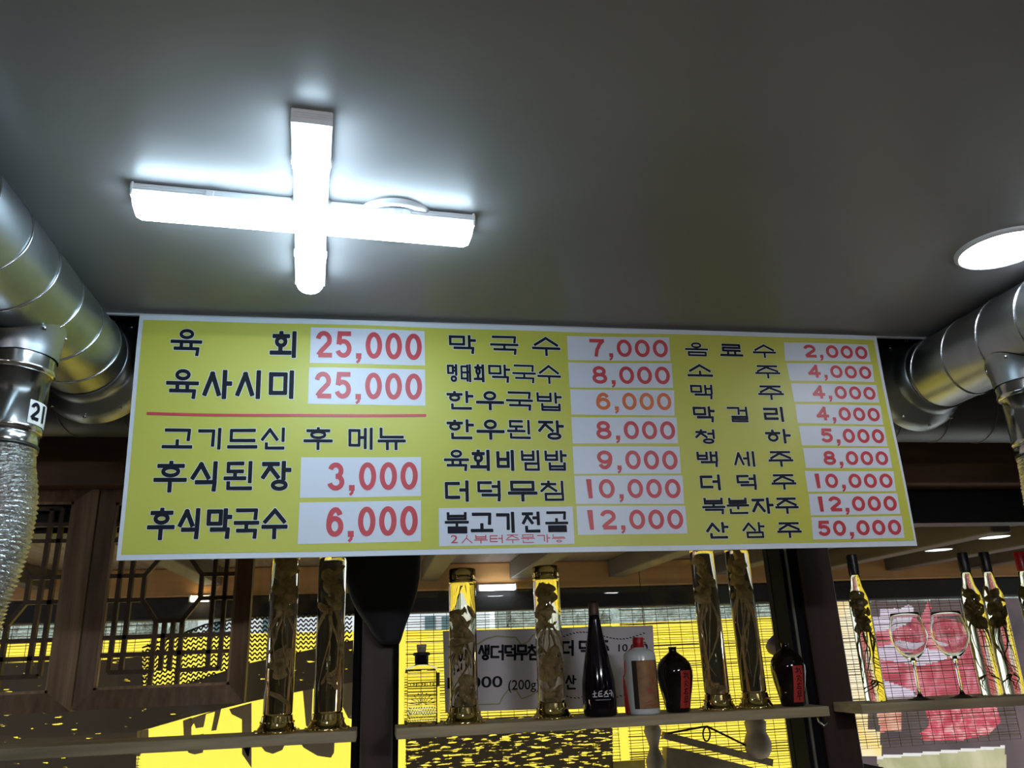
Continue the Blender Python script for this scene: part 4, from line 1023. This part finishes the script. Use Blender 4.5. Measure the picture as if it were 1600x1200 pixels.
# black hood hanging on the middle post
hb_ = MB(); rows = [(868, 536, 657), (885, 537, 657), (905, 540, 655.5), (925, 545, 652), (945, 553, 647), (960, 562, 641), (975, 573, 635), (990, 582, 630), (1000, 590, 627), (1006, 597, 624)]
rows = [(790, 540, 650), (830, 537, 655)] + rows
vs = []; n = 36
for j, (y, xa, xb) in enumerate(rows):
    p, q = atY(xa, y, 2.0), atY(xb, y, 2.0); c = (p + q) / 2; r = (q - p).length / 2
    for i in range(n):
        a_ = 2 * PI * i / n; wv = 1 + .05 * math.sin(5 * a_ + j * .5) * (1 - abs(math.cos(a_)))
        vs.append((c[0] + r * math.cos(a_), 2.0 + math.sin(a_) * min(r * .5, .027) * wv, c[2] + .002 * math.sin(4 * a_)))
m_ = len(rows)
hb_.add(vs, [(i * n + q, i * n + (q + 1) % n, (i + 1) * n + (q + 1) % n, (i + 1) * n + q) for i in range(m_ - 1) for q in range(n)] + [tuple(range(n)), tuple(reversed(range((m_ - 1) * n, m_ * n)))], True)
solo('hanging_hood', hb_, M['hood'], 'black tapered hood hanging on the post under the banner', 'hood')

# ---------------------------------------------------------------- outside: porch, blinds, street banners
struct('ground', MB().box(-14, 16, 2.3, 30, -.1, -.02), M['ground'], 'pale paving outside the glass front', 'ground')
struct('trim_10', MB().box(-2.2, 4.4, 2.2, 3.62, H0 + .385, H0 + .41), M['plank'], 'brown plank soffit of the porch outside', 'soffit')
for i, px_ in enumerate((60, 330, 672, 812, 968, 1130, 1278, 1405, 1530)):
    p = atY(px_, 895, 3.3); struct('trim_%d' % (11 + i), MB().box(p[0] - .035, p[0] + .035, 2.2, 3.345, H0 + .315, H0 + .386, .004), M['joist'], 'joist under the porch soffit', 'joist')
struct('trim_30', MB().box(-2.2, 4.4, 3.345, 3.46, H0 + .276, H0 + .386, .006), M['purlin'], 'orange wooden purlin at the porch edge', 'purlin')
struct('trim_31', MB().box(-2.2, 4.4, 3.345, 3.43, H0 + .192, H0 + .275, .005), M['rail'], 'dark rail the bamboo blinds hang from', 'rail')
def at3(px, py, Y): return atY(px, py, Y)
def blind(xa, xb, yb, label, seed):
    Y = 3.40; p, q = atY(xa, 1000, Y)[0], atY(xb, 1000, Y)[0]; zt = H0 + .191; zb = atY((xa + xb) / 2, yb, Y)[2]
    t = thing('bamboo_blind', label, 'blind', ((p + q) / 2, Y, zb)); o = t.location; rnd = random.Random(seed); s_ = MB(); z = zt
    while z > zb:
        j = rnd.uniform(-.0022, .0022); w = rnd.choice((.0014, .0020, .0028, .0042)); tl_ = rnd.uniform(-.004, .004)
        nseg = 8; vs = []
        for i in range(nseg + 1):
            x = p + (q - p) * i / nseg; zz = z + j + tl_ * (i / nseg - .5) + rnd.uniform(-.0016, .0016)
            vs += [(x, Y - .0012, zz - w / 2), (x, Y - .0012, zz + w / 2), (x, Y + .0012, zz + w / 2), (x, Y + .0012, zz - w / 2)]
        s_.add(vs, [(i * 4 + a, i * 4 + (a + 1) % 4, i * 4 + 4 + (a + 1) % 4, i * 4 + 4 + a) for i in range(nseg) for a in range(4)] + [(3, 2, 1, 0), tuple(nseg * 4 + a for a in range(4))]); z -= .0105
    s_.build('slats', M['slat'], t, o)
    n_ = max(2, int((q - p) / .052)); 
    for i in range(n_ + 1):
        x = p + .006 + (q - p - .012) * i / n_
        MB().tube([(x, Y - .004, zt), (x + .001, Y - .004, (zt + zb) / 2), (x, Y - .004, zb)], .0011, 5).build('cord', M['cord'], t, o)
    if yb < 1200 or True:
        MB().tube([(p, Y - .006, H0 + .035), (q, Y - .006, H0 + .04)], .0016, 6).build('cross_cord', M['cord'], t, o)
    return t
blind(-60, 238, 1230, 'bamboo blind outside behind the wooden lattice', 1)
blind(634, 957, 1230, 'bamboo blind outside behind the white paper sign', 2)
blind(970, 1228, 1230, 'bamboo blind outside behind the round jars', 3)
blind(1290, 1562, 1165, 'bamboo blind outside behind the wine glasses', 4)

# yellow banner outside
t = thing('street_banner', 'large sunlit yellow banner outside behind the bottles', 'banner', (.4, 3.5, H0 - 1.3)); o = t.location
b0, b1 = atY(-60, 1000, 3.5)[0], atY(1262, 1000, 3.5)[0]; bz = MB(); N = 60
vs = []
for j in range(13):
    for i in range(N + 1):
        x = b0 + (b1 - b0) * i / N; zt = H0 + .128 + .012 * abs(x - .6) / 1.2; z = zt + (H0 - 1.3 - zt) * j / 12
        vs.append((x, 3.5 + .006 * math.sin(x * 5 + z * 3), z))
bz.add(vs, [(j * (N + 1) + i, j * (N + 1) + i + 1, (j + 1) * (N + 1) + i + 1, (j + 1) * (N + 1) + i) for j in range(12) for i in range(N)], True)
bz.build('cloth', M['ybanner'], t, o)
def ong(px, py): p = atY(px, py, 3.49); return (p[0], 3.49, p[2])
for pts in ([(214, 1143), (232, 1139), (232, 1175), (214, 1175)],
            [(286, 1126), (299, 1121), (299, 1154), (287, 1150)], [(297, 1123), (346, 1106), (338, 1141), (330, 1142), (336, 1112), (322, 1116), (318, 1136), (306, 1138), (303, 1130), (299, 1136)],
            [(304, 1150), (318, 1146), (320, 1162), (303, 1162)], [(358, 1108), (393, 1098), (393, 1200), (378, 1178), (378, 1124), (362, 1116)],
            [(473, 1078), (489, 1074), (486, 1140), (478, 1134)], [(528, 1070), (551, 1066), (551, 1124), (544, 1122), (530, 1094)],
            [(14, 1186), (29, 1186), (26, 1200), (20, 1200)], [(182, 1182), (190, 1181), (189, 1187), (186, 1187)], [(205, 1176), (222, 1174), (219, 1180), (208, 1182)],
            [(290, 1160), (320, 1158), (317, 1176), (304, 1179), (294, 1176)], [(380, 1168), (391, 1168), (389, 1180), (387, 1183)],
            [(406, 1164), (446, 1162), (441, 1172), (426, 1178), (414, 1174)], [(468, 1158), (523, 1155), (522, 1176), (517, 1184), (496, 1181), (474, 1168)]):
    MB().sheet([ong(*p) for p in pts], (0, .001, 0)).build('printed_letter', M['yink'], t, o)

# shade cloth and net outside the left pane
def on33(px, py): return atY(px, py, 3.30)
cl = [(-70, 1040), (102, 1034), (150, 1032), (222, 1026), (224, 1085), (245, 1081), (290, 1068), (390, 1036), (552, 1000), (552, 1066), (480, 1078), (393, 1096), (300, 1119), (235, 1138), (214, 1143), (212, 1230), (-70, 1230)]
t = thing('shade_cloth', 'dark frayed shade cloth with a netted upper edge outside the left pane', 'cloth', tuple(on33(200, 1230))); o = t.location
MB().sheet([on33(*p) for p in cl], (0, .002, 0)).build('cloth', M['cloth'], t, o)
net = [(224, 1085), (222, 1012), (270, 996), (320, 976), (400, 962), (552, 957), (552, 1000), (390, 1036), (290, 1068), (245, 1081)]
def inside(P, x, y):
    c = False
    for (xa, ya), (xb, yb) in zip(P, P[1:] + P[:1]):
        if (ya > y) != (yb > y) and x < (xb - xa) * (y - ya) / (yb - ya) + xa: c = not c
    return c
nm = MB(); rnd = random.Random(4)
for r_ in range(-4, 34):
    prev = None
    for i in range(0, 84):
        x = 222 + 4 * i; top = 1012 - .33 * (x - 222) * (1 if x < 330 else .0) - (36 + (x - 330) * .045 if x >= 330 else 0)
        y = top + 7.0 * r_ + (2.6 if i % 2 else -2.6) + rnd.uniform(-.5, .5)
        if prev and inside(net, (x + prev[0]) / 2, (y + prev[1]) / 2): nm.bar(on33(*prev), on33(x, y), .0052, .004)
        prev = (x, y)
for pe in zip(net[1:6], net[2:6]): nm.bar(on33(*pe[0]), on33(*pe[1]), .006, .004)
no = nm.build('netting', M['net'], t, o); no['kind'] = 'stuff'
# torn cloth under the middle shelf
t2 = MB().sheet([on33(634, 1128), on33(957, 1112), on33(958, 1240), on33(634, 1240)], (0, .002, 0))
solo('shade_cloth', t2, M['cloth2'], 'dark torn shade cloth outside below the middle shelf', 'cloth')

sg = MB().sheet([on33(956, 1190), on33(1008, 1187), on33(1008, 1250), on33(956, 1250)], (0, .003, 0))
solo('small_sign', sg, M['cream'], 'small olive sign at the lower right corner of the torn shade cloth', 'sign')
# tools and gourds hanging outside, right of the torn cloth
def outp(px, py, Y=3.2): return atY(px, py, Y)
def hung_gourd(px, y0, y1, prof, m, name, label, cat, Y=3.2):
    p = outp(px, y1, Y); h = outp(px, y0, Y)[2] - p[2]; kk = mpp(p[0], Y, p[2])
    t = thing(name, label, cat, tuple(p))
    MB().lathe([(r * kk, z * h) for r, z in prof], 32).build('body', m, t)
    MB().tube([(0, 0, h * .98), (.002, 0, (h + H0 + .385 - p[2]) / 2), (0, 0, H0 + .386 - p[2])], .0015, 6).build('string', M['net'], t)
hung_gourd(1187, 1118, 1186, [(4, 0), (14, .05), (20, .2), (21, .38), (18, .52), (15, .62), (16, .74), (17, .86), (10, .96), (3, 1)], M['gourd'], 'dried_gourd', 'dried gourd hanging outside below the right end of the middle shelf', 'gourd')
hung_gourd(1026, 1130, 1215, [(8, 0), (13, .1), (15, .3), (10, .45), (7, .55), (10, .7), (14, .85), (12, .95), (4, 1)], M['gourd'], 'dried_gourd', 'narrow dried gourd hanging outside below the white ceramic bottle', 'gourd')
hung_gourd(1228, 987, 1032, [(2, 0), (12, .10), (25, .3), (28, .5), (24, .7), (14, .9), (3, 1)], M['bumpd'], 'old_gourd', 'dark old gourd outside above the right red-labelled jar', 'gourd', 3.0)
t = thing('balance_beam', 'old wooden balance beam on ropes outside below the middle shelf', 'tool', tuple(outp(1120, 1196))); o = t.location
MB().bar(outp(1038, 1149), outp(1208, 1192), .026, .03).build('beam', M['gourd'], t, o)
MB().tube([outp(1043, 1146), outp(1097, 1136), outp(1105, 1135), outp(1168, 1166)], .004, 8).build('rope', M['net'], t, o)
MB().tube([outp(1104 + 5.5 * math.cos(a_), 1147 + 11 * math.sin(a_)) for a_ in [2 * PI * i / 24 for i in range(25)]], .0032, 8).build('ring', M['net'], t, o)
MB().sheet([outp(1042, 1168), outp(1070, 1172), outp(1165, 1196), outp(1200, 1206), outp(1200, 1240), outp(1040, 1240)], (0, .05, 0)).build('pan', M['gourd'], t, o)

# meat poster outside the right pane
t = thing('meat_poster', 'printed raw-beef banner outside the right pane', 'banner', tuple(atY(1450, 1230, 3.5))); o = t.location
def onm(px, py, lay): return atY(px, py, 3.5 - .0016 * lay)
def blobpoly(cx, cy, rx, ry, seed, n=28, am=.14):
    rnd = random.Random(seed); ph = [rnd.uniform(0, 6.3) for _ in range(3)]
    return [(cx + rx * math.cos(a) * (1 + am * math.sin(3 * a + ph[0]) + am * .6 * math.sin(5 * a + ph[1])), cy + ry * math.sin(a) * (1 + am * math.sin(4 * a + ph[2]))) for a in [2 * PI * i / n for i in range(n)]]
LAYERS = [
    ('mdark', [(1270, 943), (1760, 930), (1790, 1260), (1300, 1260)]),
    ('tan', [(1272, 935), (1345, 933), (1357, 1152), (1290, 1155)]),
    ('lilac', blobpoly(1390, 968, 20, 19, 1)),
    ('lilac', blobpoly(1415, 962, 17, 15, 2)),
    ('lilac', blobpoly(1372, 985, 20, 20, 3)),
    ('lilac', blobpoly(1400, 1055, 44, 46, 4)),
    ('meat', [(1366, 988), (1400, 982), (1420, 978), (1440, 962), (1450, 940), (1455, 946), (1454, 970), (1485, 968), (1525, 972), (1560, 985), (1575, 1030), (1580, 1098), (1440, 1104), (1430, 1080), (1380, 1062), (1368, 1030)]),
    ('lilac', [(1372, 1012), (1400, 1004), (1440, 1012), (1478, 1018), (1480, 1030), (1440, 1040), (1400, 1034), (1374, 1030)]),
    ('lilac', [(1376, 1062), (1396, 1070), (1425, 1080), (1440, 1098), (1376, 1100)]),
    ('meat2', [(1446, 1108), (1556, 1102), (1564, 1128), (1545, 1148), (1500, 1157), (1442, 1158), (1438, 1146), (1452, 1132)]),
    ('salmon', [(1370, 1114), (1408, 1112), (1408, 1142), (1376, 1144)]),
    ('tan', [(1340, 1138), (1374, 1142), (1378, 1182), (1346, 1182)]),
    ('cream', [(1371, 1184), (1570, 1168), (1580, 1260), (1375, 1260)]),
    ('whitep', [(1371, 1181), (1570, 1165), (1571, 1169), (1371, 1186)]),
]
names = ['mdark', 'tan', 'lilac', 'meat', 'meat2', 'salmon', 'cream', 'whitep']
pm = MB(); NX, NZ = 190, 130; X0, X1, Y0, Y1 = 1268, 1720, 932, 1250
vs = [onm(X0 + (X1 - X0) * i / NX, Y0 + (Y1 - Y0) * j / NZ, 0) for j in range(NZ + 1) for i in range(NX + 1)]
for q in range(len(names)):
    pm.mi.update({})
fs = []; idx = []
for j in range(NZ):
    for i in range(NX):
        x, y = X0 + (X1 - X0) * (i + .5) / NX, Y0 + (Y1 - Y0) * (j + .5) / NZ; k_ = None
        for m_, poly in LAYERS:
            if inside(poly, x, y): k_ = names.index(m_)
        if k_ is None: continue
        fs.append((j * (NX + 1) + i, j * (NX + 1) + i + 1, (j + 1) * (NX + 1) + i + 1, (j + 1) * (NX + 1) + i)); idx.append(k_)
pm.add(vs, fs); pm.mi = {i: k_ for i, k_ in enumerate(idx) if k_}
pm.build('printed_sheet', [M[q] for q in names], t, o)

# house and hedges across the street
t = thing('house', 'pale house with small windows seen over the yellow banner', 'house', (1.0, 9.5, -.02)); o = t.location
ha, hb2 = atY(300, 960, 9.5)[0], atY(765, 960, 9.5)[0]
MB().box(ha, hb2, 9.5, 12.5, -.02, 3.2).build('wall', M['house'], t, o)
MB().add([(ha - .3, 9.2, 3.15), (hb2 + .3, 9.2, 3.15), (hb2 + .3, 12.8, 3.15), (ha - .3, 12.8, 3.15), (ha + .3, 11, 4.2), (hb2 - .3, 11, 4.2)], [(0, 1, 5, 4), (2, 3, 4, 5), (1, 2, 5), (3, 0, 4), (3, 2, 1, 0)]).build('roof', M['joist'], t, o)
for px_ in (672, 698, 345, 420, 520):
    p = atY(px_, 972, 9.5); MB().box(p[0] - .06, p[0] + .06, 9.46, 9.52, p[2] - .10, p[2] + .06).build('window', M['housewin'], t, o)
def hedge(xa, xb, Y, zt, label, seed):
    rnd = random.Random(seed); mb = MB(); nx, nz = int((xb - xa) / .12), 22; vs = []
    for j in range(nz + 1):
        for i in range(nx + 1):
            v = j / nz; x = xa + (xb - xa) * i / nx; bl = math.sin(min(v * 1.25, 1) * PI / 2)
            vs.append((x + rnd.uniform(-.05, .05), Y - .5 + .5 * v * v + rnd.uniform(-.12, .12), -.02 + (zt + .02) * bl + (rnd.uniform(-.1, .1) if j else 0)))
    mb.add(vs, [(j * (nx + 1) + i, j * (nx + 1) + i + 1, (j + 1) * (nx + 1) + i + 1, (j + 1) * (nx + 1) + i) for j in range(nz) for i in range(nx)])
    mb.add([(xa, Y, -.02), (xb, Y, -.02), (xb, Y, zt * .97), (xa, Y, zt * .97), (xa, Y + .8, -.02), (xb, Y + .8, -.02), (xb, Y + .8, zt * .97), (xa, Y + .8, zt * .97)], [(0, 1, 2, 3), (7, 6, 5, 4), (3, 2, 6, 7), (0, 3, 7, 4), (1, 5, 6, 2)])
    solo('hedge', mb, M['leaf'], label, 'hedge')
hedge(-5.2, atY(300, 960, 8)[0] - .1, 8.0, 2.9, 'grey-green hedge across the street behind the wooden lattice', 1)
hedge(atY(775, 960, 8)[0] + .1, 9.5, 8.0, 2.9, 'grey-green hedge across the street above the yellow banner, right of the house', 2)
